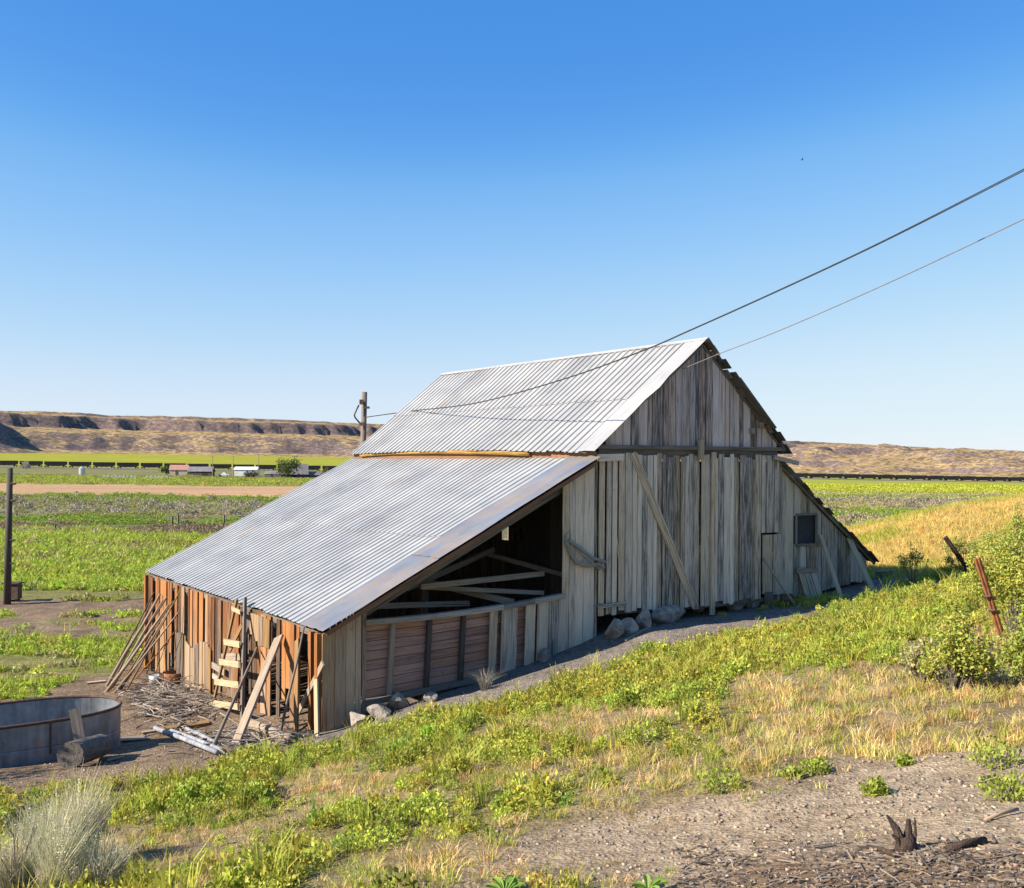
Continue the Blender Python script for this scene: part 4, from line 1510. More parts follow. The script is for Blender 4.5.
# --- roofs
def ribbed(mb, origin, along, up, L, H, nrm, pitch=.25, rib=.03, rows=2, sheet=3, sag=0.0, jag=.02, bow=None):
    """ribbed sheets laid over a slope; origin = low front corner"""
    origin, along, up, nrm = (np.array(v, float) for v in (origin, along, up, nrm))
    pr_ = [(0, 0), (.60, 0), (.65, 1), (.85, 1), (.90, 0), (1.0, 0)]
    ns = int(round(L / (pitch * sheet)))
    pitch = L / (ns * sheet)
    for s in range(ns):
        for r in range(rows):
            j0 = rnd.uniform(-jag, jag)
            v0 = r * H / rows - (.12 if r else j0)
            v1 = (r + 1) * H / rows
            lift = .018 * r + .005 * (s % 2)
            cols = [k * pitch + t * pitch for k in range(sheet) for t, _ in pr_[:-1]] + [sheet * pitch + (.05 if s < ns - 1 else 0)]
            hs = [h for k in range(sheet) for _, h in pr_[:-1]] + [0]
            nv = 7
            b = len(mb.v)
            for i in range(nv):
                v_ = v0 + (v1 - v0) * i / (nv - 1)
                for cpos, hh in zip(cols, hs):
                    l_ = s * sheet * pitch + cpos
                    dz = -sag * math.sin(math.pi * l_ / L) * math.sin(math.pi * min(max(v_ / H, 0), 1)) + hh * rib + lift
                    dz += (vnoise([l_ * .7], [v_ * .7], 90)[0] - .5) * .03
                    e = bow(l_ / L, v_ / H) if bow else 0
                    mb.v.append(tuple(origin + along * l_ + up * v_ + nrm * dz + np.array((0, 0, e))))
            nc = len(cols)
            for i in range(nv - 1):
                for k in range(nc - 1):
                    l0, l1 = s * sheet * pitch + cols[k], s * sheet * pitch + cols[k + 1]
                    w0, w1 = v0 + (v1 - v0) * i / (nv - 1), v0 + (v1 - v0) * (i + 1) / (nv - 1)
                    mb.face([b + i * nc + k, b + i * nc + k + 1, b + (i + 1) * nc + k + 1, b + (i + 1) * nc + k],
                            [(l0, w0), (l1, w0), (l1, w1), (l0, w1)])


def unit(v):
    v = np.array(v, float)
    return v / np.linalg.norm(v)


OV = .25
# lean-to roof
up = unit((W1, 0, ZR1 - ZR0)); H1 = math.hypot(W1, ZR1 - ZR0)
nrm = unit((-(ZR1 - ZR0), 0, W1))
mb = MB()
ribbed(mb, (-.02, 1.0 - OV, ZR0), (0, 1, 0), up, LEN + OV - .9, H1, nrm, .25, .027, 2, 3, .10, .025)
mb.build('lean_to_roof', M['lowroof'], barn)
# smoother bluish sheets along its front edge
mb = MB()
segs = [(-.06, 2.75), (2.65, H1 + .02)]
for k, (v0, v1) in enumerate(segs):
    nc_, nv_ = 13, 9
    b = len(mb.v)
    for i in range(nv_):
        vv_ = v0 + (v1 - v0) * i / (nv_ - 1)
        for j in range(nc_):
            l_ = -OV - .03 + j * 1.12 / (nc_ - 1)
            hh = .022 * (1 if j in (3, 4, 8) else 0) + .004 * math.sin(j * 2.1)
            p = np.array((-.02, l_, ZR0)) + up * vv_ + nrm * (.042 + .012 * k + hh + (vnoise([l_ * 2], [vv_ * 1.3], 33)[0] - .5) * .03)
            mb.v.append(tuple(p))
    for i in range(nv_ - 1):
        for j in range(nc_ - 1):
            u0 = 3 * k + j * 1.12 / (nc_ - 1)
            w0, w1 = v0 + (v1 - v0) * i / (nv_ - 1), v0 + (v1 - v0) * (i + 1) / (nv_ - 1)
            mb.face([b + i * nc_ + j, b + i * nc_ + j + 1, b + (i + 1) * nc_ + j + 1, b + (i + 1) * nc_ + j], [(u0, w0), (u0 + .1, w0), (u0 + .1, w1), (u0, w1)])
tag(mb.build('edge_sheets', M['sheet'], barn, smooth=True), 'smooth bluish metal sheets with a rusty patch along the roof edge')
mb = MB()                                                      # bargeboard under that edge
mb.board((.0, -OV + .03, ZR0 - .06), (W1 - .1, -OV + .03, ZR1 - .09), .085, .035, (0, 0, 1))
mb.build('bargeboard', M['trim'], barn)
mb = MB()
for b_ in np.arange(.1, LEN, 1.2):
    mb.board((0.02, b_, ZR0 - .24), (W1, b_, ZR1 - .26), .09, .10, (0, 1, 0))
mb.build('lean_to_rafters', M['beam'], barn)

# main roof, left slope
up = unit((AR - AE, 0, ZRG - ZE)); H2 = math.hypot(AR - AE, ZRG - ZE)
nrm = unit((-(ZRG - ZE), 0, AR - AE))
eave_bow = lambda t, s: .09 * math.sin(math.pi * t) * (1 - s) - .02
mb = MB()
ribbed(mb, (AE - .09, .35 - OV, ZE - .073), (0, 1, 0), up, LEN + OV - .35, H2 + .11, nrm, .25, .030, 2, 3, .06, .02, eave_bow)
mb.build('main_roof', M['roof'], barn)
mb = MB()                                                      # flat edge sheet by the gable
nv_ = 10
for i in range(nv_):
    vv_ = -.05 + (H2 + .05) * i / (nv_ - 1)
    for j, l_ in enumerate((-OV - .02 + .05 * math.sin(i * 2.2) * (i in (4, 5, 6)), .05, .22, .42)):
        p = np.array((AE - .07, l_, ZE - .056)) + up * vv_ + nrm * (.045 + .012 * (j == 1))
        mb.v.append(tuple(p))
for i in range(nv_ - 1):
    for j in range(3):
        mb.face([i * 4 + j, i * 4 + j + 1, i * 4 + j + 5, i * 4 + j + 4], [(j * .2, i * .4), (j * .2 + .2, i * .4), (j * .2 + .2, i * .4 + .4), (j * .2, i * .4 + .4)])
mb.build('edge_flashing', M['roof'], barn)
mb = MB()
mb.board((AR - .03, -OV, ZRG + .015), (AR - .03, LEN, ZRG + .015), .10, .02, (.78, 0, .62))
mb.board((AR + .045, -OV, ZRG + .0), (AR + .045, LEN, ZRG + .0), .14, .02, (.72, 0, -.7))
mb.build('ridge_cap', M['lowroof'], barn)
# eave log and boards showing between the two roofs
mb = MB()
mb.board((AE + .055, -.1, ZE - .17), (AE + .055, LEN + .05, ZE - .17), .22, .03, (0, 0, 1))
mb.build('eave_board', M['trim'], barn)
mb = MB()
mb.tube([(AE + .0, 2.4, ZE - .10), (AE - .02, 4.2, ZE - .05), (AE - .02, 7, ZE - .03), (AE + .0, 9.6, ZE - .05), (AE + .0, 11.7, ZE - .11)], .066, .045, 9, .14)
mb.build('eave_log', M['gold'], barn, smooth=True)

# right slope: courses of old shingles on boards
def courses(mb, a0, z0, a1, z1, n, w, t, b0, b1, miss=0.0):
    d = unit((a1 - a0, 0, z1 - z0))
    nn = np.array((-d[2], 0, d[0]))
    if nn[2] < 0: nn = -nn
    for i in range(n):
        s = i / n
        p = np.array((a0, 0, z0)) + (np.array((a1, 0, z1)) - np.array((a0, 0, z0))) * s + d * w * .45
        q = p + nn * .025
        dd = d + nn * (-.075)
        b = b0
        while b < b1:
            L = rnd.uniform(1.5, 3.0)
            e = min(b + L, b1)
            fb = b + (rnd.uniform(-.10, .12) if b == b0 else 0)
            if rnd.random() >= miss:
                mb.board((q[0], fb, q[2]), (q[0], e - .004, q[2]), w * rnd.uniform(.92, 1.1), t, dd)
            b = e


mb = MB()
courses(mb, AR, ZRG + .0, AE2 + .1, ZE2 - .05, 17, .30, .016, -OV, LEN, .02)
mb.build('shingle_roof', M['shingle'], barn)
mb = MB()
courses(mb, AR, ZRG - .06, AE2, ZE2 - .08, 12, .24, .022, -.1, LEN, .0)
mb.build('roof_decking', M['beam'], barn)
mb = MB()
p0, p1 = barn_l(on_front(739, 378, -.3)), barn_l(on_front(775, 428, -.3))
mb.board((p0[0], -.1, p0[2]), (p1[0], -.1, p1[2]), .5, .035, (0, 1, 0))
mb.build('loose_roof_board', M['shingle'], barn)
mb = MB()
mb.board((11.35, -.14, 5.98), (11.35, .1, 5.98), .14, .13, (0, 0, 1))
mb.board((11.05, -.14, 5.83), (11.05, .1, 5.83), .13, .12, (0, 0, 1))
mb.board((11.7, -.2, 5.2), (12.55, -.2, 5.06), .10, .06, (0, 0, 1))
mb.build('purlin_end', M['pole'], barn)
mb = MB()
courses(mb, AR0 - .02, ZQ0 + .0, AR1 + .12, ZQ1 - .04, 20, .27, .014, -.16, LEN, .0)
mb.build('side_shed_roof', M['shingle'], barn)
mb = MB()
mb.board((AR0, -.06, ZQ0 - .05), (AR1 + .15, -.06, ZQ1 - .10), .07, .05, (0, 0, 1))
mb.build('bargeboard', M['beam'], barn)
mb = MB()
planks_x(mb, AE + .3, 12.0, LEN + .03, lambda a: ZE, lambda a: groof(a) - .06, w=.2)
mb.build('gable_wall', M['gable'], barn)

# tangle of old rope hung on the planks
mb = MB()
q0 = lambda px, py, d=-.10: barn_w(*[float(v) for v in barn_l(on_front(px, py, d))])
mb.tube([q0(567, 541), q0(570, 553), q0(577, 563), q0(588, 566, -.13), q0(598, 564), q0(604, 568)], .045, .04, 8, .2)
mb.tube([q0(569, 540, -.14), q0(580, 548, -.16), q0(592, 558, -.15), q0(605, 562)], .042, .034, 8, .2)
mb.tube([q0(566, 545), q0(566, 535), q0(570, 530)], .028, .016, 6, .15)
mb.tube([q0(574, 545), q0(583, 556, -.17), q0(600, 570)], .03, .02, 6, .15)
mb.tube([q0(601, 560), q0(605, 575)], .015, .01, 6)
o = mb.build('rope_coil', M['rope'], None, q0(585, 560))
tag(o, 'tangled grey rope coil hung on the planks left of the door', 'rope')


# ------------------------------------------------------------------ things leaning on and lying about the barn
def stick(name, label, cat, top, base, w, t, mat, group=None, round_=True, side=(1, 0, 0), crook=0.03):
    mb = MB()
    top, base = np.array(top, float), np.array(base, float)
    base = base - np.array((0, 0, .04))
    if round_:
        m1, m2 = base * .66 + top * .34, base * .33 + top * .67
        L = np.linalg.norm(top - base)
        j = lambda: np.array([rnd.uniform(-1, 1), rnd.uniform(-1, 1), 0]) * crook * L * .3
        mb.tube([base, m1 + j(), m2 + j(), top], w / 2, w / 2 * .7, 8, .06)
    else:
        mb.board(base, top, w, t, side, .01)
    o = mb.build(name, M[mat], None, base, round_)
    return tag(o, label, cat, group)


SX = (-E1[0], -E1[1], 0)
side_dir = (E2[0], E2[1], 0)


def sidep(px, py, a=-.06): return on_side(px, py, a)


GP = 'poles leaning on the rear corner of the lean-to'
poles = [((154, 592), (107, 682), .05, 'darkrust', 'thin dark pole leaning outermost on the barn rear corner'),
         ((160, 594), (106, 686), .10, 'pole', 'stout grey pole just right of the thin dark one'),
         ((167, 597), (111, 688), .06, 'beam', 'dark brown pole in the middle of the leaning bundle'),
         ((169, 605), (105, 692), .09, 'pole', 'long pale grey pole leaning lowest towards the stock tank'),
         ((179, 593), (126, 690), .05, 'brown', 'thin brown pole reaching highest up the side wall'),
         ((179, 612), (113, 693), .06, 'pole', 'thin straight grey pole crossing over the bundle'),
         ((169, 611), (119, 690), .08, 'beam', 'short dark pole behind the crossing grey pole'),
         ((176, 630), (135, 678), .04, 'side', 'short reddish stick beneath the pole bundle'),
         ((163, 600), (109, 690), .055, 'pole', 'grey pole with a slight bend near the stout one'),
         ((173, 601), (116, 691), .045, 'brown', 'thin tan stick between the two long grey poles'),
         ((152, 600), (116, 676), .05, 'beam', 'short dark pole outermost behind the bundle'),
         ((160, 627), (146, 674), .045, 'brown', 'short steep stick at the barn corner behind the bundle')]
for i, (tp, bs_, w_, mk, lb) in enumerate(poles):
    stick('leaning_pole', lb, 'pole', sidep(*tp, a=-.08 - .02 * i), P(*bs_), w_, w_, mk, GP)

# ladder
lt0, lb0 = sidep(237, 599, -.14), sidep(205, 738, -.62)
lt1, lb1 = sidep(245, 598, -.10), sidep(242, 722, -.60)
lad = empty('ladder', tuple(lb0), 'homemade wooden ladder with pale rungs leaning on the side wall', 'ladder')
mb = MB(); mb.board(lb0 - np.array((0, 0, .05)), lt0, .08, .045, side_dir); mb.build('rail', M['brown'], lad, None)
mb = MB(); mb.board(lb1 - np.array((0, 0, .05)), lt1, .09, .06, side_dir); mb.build('rail', M['beam'], lad, None)
for k, yy_ in enumerate((608, 641, 661, 681, 702)):
    t0 = (yy_ - 599) / (738 - 599)
    t1 = (yy_ + 5 - 598) / (722 - 598)
    mb = MB()
    mb.board(lt0 + (lb0 - lt0) * t0 + np.array(SX) * .07, lt1 + (lb1 - lt1) * t1 + np.array(SX) * .09, .13 if k else .09, .03, (0, 0, 1), .03)
    mb.build('rung', M['pale'], lad, None)
mb = MB()
mb.board(sidep(242, 625, -.2), sidep(230, 650, -.28), .13, .03, side_dir)
mb.build('loose_slat', M['brown'], lad, None)
for ch in lad.children:
    ch.matrix_parent_inverse = Matrix.Identity(4)
    ch.location = -Vector(lb0)

stick('leaning_board', 'wide weathered plank leaning steeply right of the ladder', 'board', sidep(279, 637, -.10), P(234, 746), .20, .05, 'pole', 'boards leaning on the side wall', False, side_dir)
stick('leaning_pole', 'thin dark pole crossing in front of the ladder foot', 'pole', sidep(257, 648, -.10), P(211, 749), .07, .05, 'beam', 'boards leaning on the side wall')
stick('leaning_pole', 'thin dark pole leaning near the front corner of the lean-to', 'pole', sidep(304, 627, -.10), P(279, 738), .055, .05, 'beam', 'boards leaning on the side wall')
stick('leaning_board', 'short diagonal board between the front corner posts', 'board', sidep(323, 663, -.05), sidep(297, 713, -.10), .12, .03, 'pole', 'boards leaning on the side wall', False, side_dir)
stick('leaning_board', 'short pale upright board at the front corner of the lean-to', 'board', sidep(316, 679, -.10), P(317, 736), .16, .03, 'pale', 'boards leaning on the side wall', False, side_dir)
stick('leaning_board', 'brown plank propped upright beside the pale corner board', 'board', sidep(297, 640, -.06), P(296, 735), .17, .03, 'brown', 'boards leaning on the side wall', False, side_dir)

# boards against the right hand wall
fd = (E1[0], E1[1], 0)
stick('leaning_board', 'pale board leaning right of the shed window', 'board', on_front(820.5, 535, -.05), P(842, 598), .13, .03, 'pale', 'boards leaning on the shed wall', False, fd)
stick('leaning_board', 'wide pale board leaning at the right end of the shed wall', 'board', on_front(849, 538, -.05), P(873, 588), .19, .03, 'pale', 'boards leaning on the shed wall', False, fd)
stick('leaning_board', 'upright grey board standing just under the shed window corner', 'board', on_front(818, 541, -.04), P(820, 590), .13, .03, 'lean', 'boards leaning on the shed wall', False, fd)
stick('leaning_pole', 'thin pale pole leaning across the small hatch', 'pole', on_front(763, 558, -.18), P(797, 606), .07, .05, 'pole')
tp0, tp1, bp0, bp1 = on_front(797, 570, -.06), on_front(815, 570, -.06), P(806, 599), None
bp1 = bp0 + (tp1 - tp0)
mb = MB()
for k in range(3):
    t0 = (k + .5) / 3
    mb.board(bp0 * (1 - t0) + bp1 * t0, tp0 * (1 - t0) + tp1 * t0, .172, .025, fd, .01)
o_ = (bp0 + bp1) / 2
pan = mb.build('plank_panel', M['lean'], None, o_)
tag(pan, 'small plank panel leaning on the wall below the shed window', 'panel')
mb = MB()
mb.board(tp0 + (0, 0, .0) - np.array((fd[0], fd[1], 0)) * .04 + np.array((E2[0], E2[1], 0)) * -.04, tp1 + np.array((fd[0], fd[1], 0)) * .04 + np.array((E2[0], E2[1], 0)) * -.04, .12, .03, (0, 0, 1))
b2 = mb.build('batten', M['pole'], pan)
b2.location = -Vector(o_)
b2.matrix_parent_inverse = Matrix.Identity(4)

# timber block and bucket under the hatch
p = P(769, 607)
mb = MB(); mb.board(p - (0, 0, .05), p + (0, 0, .36), .16, .14, fd)
tag(mb.build('timber_block', M['beam'], None, p), 'short upright timber block propping the door under the hatch', 'block')


def bucket(name, label, p, r, h, mat, cat='bucket'):
    t = empty(name, tuple(p), label, cat)
    mb = MB()
    n = 18
    for (rr, zz) in ((r * .8, 0), (r * .9, h * .5), (r, h), (r * .93, h), (r * .74, .03)):
        for k in range(n):
            a = 2 * math.pi * k / n
            mb.v.append((math.cos(a) * rr, math.sin(a) * rr, zz))
    for i in range(4):
        for k in range(n):
            k2 = (k + 1) % n
            mb.face([i * n + k, i * n + k2, (i + 1) * n + k2, (i + 1) * n + k], [(0, 0)] * 4)
    mb.face([4 * n + k for k in range(n)], [(0, 0)] * n)
    mb.face([k for k in reversed(range(n))], [(0, 0)] * n)
    mb.build('shell', M[mat], t, None, True)
    mb = MB()
    mb.tube([(math.cos(a) * r * 1.02, math.sin(a) * r * .2, h - .02 + math.sin(a) * r * .35) for a in np.linspace(0, math.pi, 9)], .008, .008, 6)
    mb.build('handle', M['darkrust'], t)
    return t


bucket('bucket', 'dark bucket standing under the door beside the thin pole', P(786, 606), .16, .27, 'darkrust')
bucket('bucket', 'pale grey metal bucket at the foot of the side wall', P(155, 686), .16, .28, 'zinc')
bucket('rusty_tub', 'rusty brown tub against the side wall beside the pale bucket', P(173, 684), .27, .30, 'rust', 'tub')


# rocks
def rock(px0, px1, py0, py1, label, mat, seed, group, d=None):
    cx = (px0 + px1) / 2
    p = P(cx, py1 - 2) if d is None else at(cx, py1, d)
    w = (px1 - px0) * p[1] / F_PX
    h = (py1 - py0) * p[1] / F_PX * 1.05
    bm = bmesh.new()
    bmesh.ops.create_icosphere(bm, subdivisions=3, radius=1)
    r = np.random.default_rng(seed)
    pl_ = [(unit(r.normal(size=3)), r.uniform(.48, .78)) for _ in range(9)]
    for v in bm.verts:
        c = np.array(v.co)
        for nn, dd in pl_:
            e = c @ nn - dd
            if e > 0: c = c - nn * e
        c = c + (vnoise([c[0] * 3 + seed], [c[1] * 3 + c[2] * 2], seed)[0] - .5) * .12 * c
        v.co = (c[0] * w * .58, c[1] * w * .42, c[2] * h * .62 + h * .32)
    me = bpy.data.meshes.new('boulder')
    bm.to_mesh(me)
    bm.free()
    me.materials.append(M[mat])
    o = link('boulder', me, None, tuple(p))
    o.rotation_euler = (0, 0, r.uniform(-.5, .5))
    return tag(o, label, 'rock', group)


GR = 'stones along the barn footing'
for i, a_ in enumerate([((651, 686, 606, 624), 'large flat topped boulder below the left door', 'rock'),
                        ((606, 624, 620, 640), 'grey stone at the left end of the door opening', 'rock'),
                        ((620, 638, 618, 634), 'grey stone second from the left under the left door', 'rocktan'),
                        ((636, 652, 610, 630), 'pointed stone touching the large flat boulder', 'rock'),
                        ((724, 746, 594, 611), 'wide grey stone under the right hand door', 'rock'),
                        ((744, 762, 593, 609), 'wedge shaped stone left of the timber block', 'rock'),
                        ((711, 724, 598, 609), 'small rusty orange stone under the middle of the doors', 'rocktan'),
                        ((534, 554, 648, 663), 'pale stone at the foot of the front planks', 'rock'),
                        ((340, 368, 698, 718), 'long pale slab stone at the front corner of the lean-to', 'rocktan'),
                        ((346, 369, 711, 727), 'rounded tan stone lowest at the lean-to corner', 'rocktan'),
                        ((366, 392, 705, 720), 'flat dark stone beside the tan corner stone', 'rock'),
                        ((387, 409, 691, 711), 'upright reddish stone below the half wall', 'rock'),
                        ((424, 440, 692, 704), 'small grey stone below the second dark stud', 'rock'),
                        ((690, 706, 604, 613), 'low stone between the two doors', 'rock')]):
    rock(*a_[0], a_[1], a_[2], 20 + i, GR)

# stock tank -------------------------------------------------------
tk_near, tk_far = at(0, 771, 16.9), at(116, 746, 19.8)
tc_ = at(19, 738, 19.0)
tz0 = gz(tc_[0], tc_[1])
tank = empty('stock_tank', (tc_[0], tc_[1], tz0 - .02), 'old oval galvanised stock tank half in frame at left', 'tank', None, math.radians(38))
LA, LB, TH_ = 1.72, .98, .80


def oval(k, n, s=1.0, inset=0.0):
    a = 2 * math.pi * k / n
    e = 2.0 / 2.35
    c_, s_ = math.cos(a), math.sin(a)
    return (math.copysign(abs(c_) ** e, c_) * (LA - inset) * s, math.copysign(abs(s_) ** e, s_) * (LB - inset) * s)


mb = MB()
n = 56
for (ins, z) in ((.03, 0.0), (.0, .04), (.0, .35), (.008, .37), (0, .39), (.0, TH_), (.02, TH_), (.022, .06)):
    for k in range(n):
        x_, y_ = oval(k, n, 1, ins)
        mb.v.append((x_, y_, z))
for i in range(7):
    for k in range(n):
        k2 = (k + 1) % n
        mb.face([i * n + k, i * n + k2, (i + 1) * n + k2, (i + 1) * n + k], [(0, 0)] * 4)
mb.face([7 * n + k for k in range(n)], [(0, 0)] * n)
mb.face([k for k in reversed(range(n))], [(0, 0)] * n)
mb.build('shell', M['tank'], tank, None, False)
mb = MB()
ringp = [(*oval(k, n), TH_) for k in range(n + 1)]
mb.tube(ringp, .028, .028, 8)
mb.build('rim', M['darkrust'], tank, None, True)
mb = MB()
x_, y_ = oval(43, n)
mb.board((x_, y_ - .012, .25), (x_, y_ - .012, TH_ - .02), .03, .015, (1, 0, 0))
mb.build('seam', M['darkrust'], tank)

# log in front of the tank and a board leaning on it
l0, l1 = P(70, 768), P(101, 757)
ax = unit(l1 - l0)
mb = MB()
cz = np.array((0, 0, .20))
mb.tube([l0 + cz, l0 * .75 + l1 * .25 + cz, l0 * .4 + l1 * .6 + cz * 1.03, l1 + cz], .205, .19, 30, .035)
log = mb.build('log', M['bark'], None, l0, False)
tag(log, 'short thick grey log lying against the stock tank', 'log')
p0 = at(83, 756, 17.75)
stick('leaning_board', 'short brown board leaning on the stock tank behind the log', 'board', at(74, 709, 18.0), p0, .17, .03, 'beam', None, False, (1, .4, 0))

# brush pile, lumber and pipes in the yard
V, Fq, K = [], [], []
tw = MB()
for i in range(430):
    c = P(rnd.gauss(172, 24), rnd.gauss(703, 13)) if i < 340 else P(rnd.gauss(255, 30), rnd.gauss(738, 6))
    a = rnd.gauss(.25, .8)
    L = rnd.uniform(.2, .8)
    hgt = abs(rnd.gauss(0, .12)) + .02
    d = np.array((math.cos(a), math.sin(a), rnd.gauss(0, .22))) * L / 2
    tw.tube([c - d + (0, 0, hgt), c + (rnd.uniform(-.03, .03), 0, hgt + .02), c + d + (0, 0, hgt)], rnd.uniform(.006, .018), .004, 5)
o = tw.build('brush_pile', M['pole'])
tag(o, kind='stuff')
tw = MB()
for i in range(330):
    c = P(rnd.gauss(172, 22), rnd.gauss(704, 11)) if i < 230 else P(rnd.gauss(235, 40), rnd.gauss(742, 8))
    a = rnd.gauss(.2, .9)
    L = rnd.uniform(.12, .5)
    d = np.array((math.cos(a), math.sin(a), rnd.gauss(0, .15))) * L / 2
    if i % 3:
        tw.tube([c - d + (0, 0, .05), c + (0, 0, .07), c + d + (0, 0, .05)], rnd.uniform(.008, .022), .005, 5)
    else:
        tw.board(c - d * .5 + (0, 0, .03), c + d * .5 + (0, 0, .05), rnd.uniform(.04, .12), .02, (rnd.uniform(-1, 1), 1, .2))
tag(tw.build('bark_litter', M['beam']), kind='stuff')
GY = 'scrap lumber lying in the yard'


def lying(name, label, cat, a, b, w, t, mat, round_=False, group=GY, lift=.03):
    p, q = P(*a), P(*b)
    p = p + (0, 0, lift); q = q + (0, 0, lift)
    mb = MB()
    if round_: mb.tube([p, (p + q) / 2 + (0, 0, .01), q], w / 2, w / 2 * .9, 10)
    else: mb.board(p, q, w, t, np.cross(q - p, (0, 0, 1)))
    return tag(mb.build(name, M[mat], None, p, round_), label, cat, group)


lying('yard_board', 'long brown plank lying before the brush pile', 'board', (160, 731), (209, 724), .26, .06, 'brown')
lying('yard_pipe', 'longest white pipe in the yard, ending by the weeds', 'pipe', (155, 731), (217, 756), .09, .09, 'white', True, GY, .06)
lying('yard_pipe', 'white pipe just behind the longest one', 'pipe', (171, 733), (222, 753), .08, .09, 'white', True, GY, .05)
lying('yard_pipe', 'short white pipe nearest the ladder foot', 'pipe', (186, 731), (215, 745), .08, .09, 'white', True, GY, .05)
lying('yard_board', 'pale flat sheet lying alone in the dark yard', 'board', (119, 741), (147, 739), .28, .02, 'pole')
lying('yard_board', 'narrow pale board touching the flat sheet', 'board', (142, 734), (163, 731), .12, .03, 'pole')
lying('yard_board', 'thin white lath lying in front of the log', 'board', (107, 762), (124, 758), .05, .02, 'pale')
lying('yard_log', 'pale fallen log at the foot of the side wall', 'log', (246, 726), (289, 744), .20, .2, 'pole', True, GY, .08)
lying('yard_board', 'pale board lying behind the stock tank', 'board', (87, 684), (106, 682), .16, .03, 'pale')
lying('yard_board', 'grey board below the pole bundle pointing to the wall', 'board', (146, 692), (165, 700), .14, .03, 'pole')
lying('yard_board', 'grey board along the foot of the side wall', 'board', (176, 690), (200, 707), .16, .05, 'pole')
lying('yard_board', 'short board at the very foot of the front corner', 'board', (300, 738), (312, 733), .16, .06, 'pale')
lying('pale_lath', 'thin pale lath lying on the gravel below the stones', 'board', (625, 642), (650, 628), .06, .03, 'pole', False, None)
lying('railway_sleeper', 'dark timber lying beyond the end of the shed', 'timber', (877, 578), (896, 576), .22, .2, 'beam', False, None, .08)

# ------------------------------------------------------------------ posts, shrubs and small plants on the slope
def leaning_post(px0, py0, px1, py1, d, label, mat, w, knobs, name, cat):
    b = P(px1, py1) if d is None else at(px1, py1, d)
    t = at(px0, py0, b[1] - .1)
    o = empty(name, tuple(b), label, cat)
    v = t - b
    mb = MB()
    mb.board(-v * .15, v, w, w * .55, (1, .2, 0))
    mb.board(-v * .15 + np.array((0, -.02, 0)), v + np.array((0, -.02, 0)), w * .25, w * .9, (1, .2, 0))
    mb.build('shaft', M[mat], o)
    for k in knobs:
        p = v * k
        mb = MB()
        mb.tube([p + (-.09, -.03, .01), p + (-.02, -.07, .03), p + (.05, -.06, -.01), p + (.07, 0, 0)], .022, .022, 8)
        mb.build('wire_clip', M['darkrust'], o)
    return o


leaning_post(977, 558, 1003, 640, None, 'rusty orange steel fence post leaning among the right hand shrubs', 'rust', .085, (.35, .52), 'fence_post', 'post')
leaning_post(945, 537, 970, 572, None, 'dark rusty steel post leaning behind the orange one', 'darkrust', .11, (.5,), 'fence_post', 'post')
b = P(997, 668)
stick('wooden_stake', 'broken grey wooden stake standing below the shrubs', 'stake', at(987, 643, b[1]), b, .13, .05, 'pole', None, False, (1, .1, 0))


def shrub(px, py, wpx, hpx, label, tone, seed, name='shrub', leaf=.04, dens=14.0, mat='leaf', group='shrubs on the right hand slope', lobes=11, stems=16):
    b = P(px, py)
    w, h = wpx * b[1] / F_PX, hpx * b[1] / F_PX
    t = empty(name, tuple(b), label, 'shrub', group)
    r = random.Random(seed)
    mb = MB()
    parts = []
    for i in range(lobes):
        a = r.uniform(0, 6.28)
        q = r.random() ** .6
        x_, y_ = math.cos(a) * w * .38 * q, math.sin(a) * w * .30 * q
        zz = h * r.uniform(.3, .85) * (1.05 - .4 * q)
        s = w * r.uniform(.14, .23)
        parts.append((x_, y_, zz, s, s, s * r.uniform(.7, 1.2)))
        mb.tube([(x_ * .15, y_ * .15, -.05), (x_ * .5, y_ * .5, zz * .5), (x_, y_, zz)], .014, .005, 5)
    for i in range(stems):
        a = r.uniform(0, 6.28); q = r.random()
        x_, y_ = math.cos(a) * w * .5 * q, math.sin(a) * w * .4 * q
        zz = h * r.uniform(.75, 1.12) * (1.05 - .5 * q)
        mb.tube([(x_ * .3, y_ * .3, -.03), (x_ * .8, y_ * .8, zz * .6), (x_ * 1.05, y_ * 1.05, zz)], .009, .003, 4)
        for f_ in (.55, .75, .95):
            s = w * .055 * r.uniform(.6, 1.2)
            parts.append((x_ * (.7 + .35 * f_), y_ * (.7 + .35 * f_), zz * f_, s, s, s * 1.5))
    mb.build('stems', M['bark'], t)
    v, f, c = leaf_cloud(parts, seed, leaf, dens, tone)
    link('foliage', np_mesh('foliage', v, f, M[mat], c), t)
    return t


YG = (.38, .39, .07)
shrub(1014, 634, 112, 116, 'tallest yellow green shrub at the right edge behind the rusty post', YG, 31)
shrub(955, 690, 84, 82, 'rounded yellow green shrub left of the broken stake', YG, 32)
shrub(1040, 690, 90, 100, 'yellow green shrub cut by the right edge beside the stake', (.33, .36, .07), 33)
shrub(925, 682, 46, 50, 'small pale dry shrub at the left side of the rounded one', (.45, .40, .19), 34)
shrub(963, 572, 38, 48, 'slender leafy sprout between the two rusty posts', (.3, .33, .07), 35, lobes=5, stems=8)
shrub(912, 584, 30, 42, 'small leafy sprout on the shaded strip beyond the shed', (.3, .3, .08), 36, lobes=4, stems=7)
shrub(1018, 575, 70, 60, 'loose leafy shrub against the yellow bank at the right', (.35, .38, .08), 37)

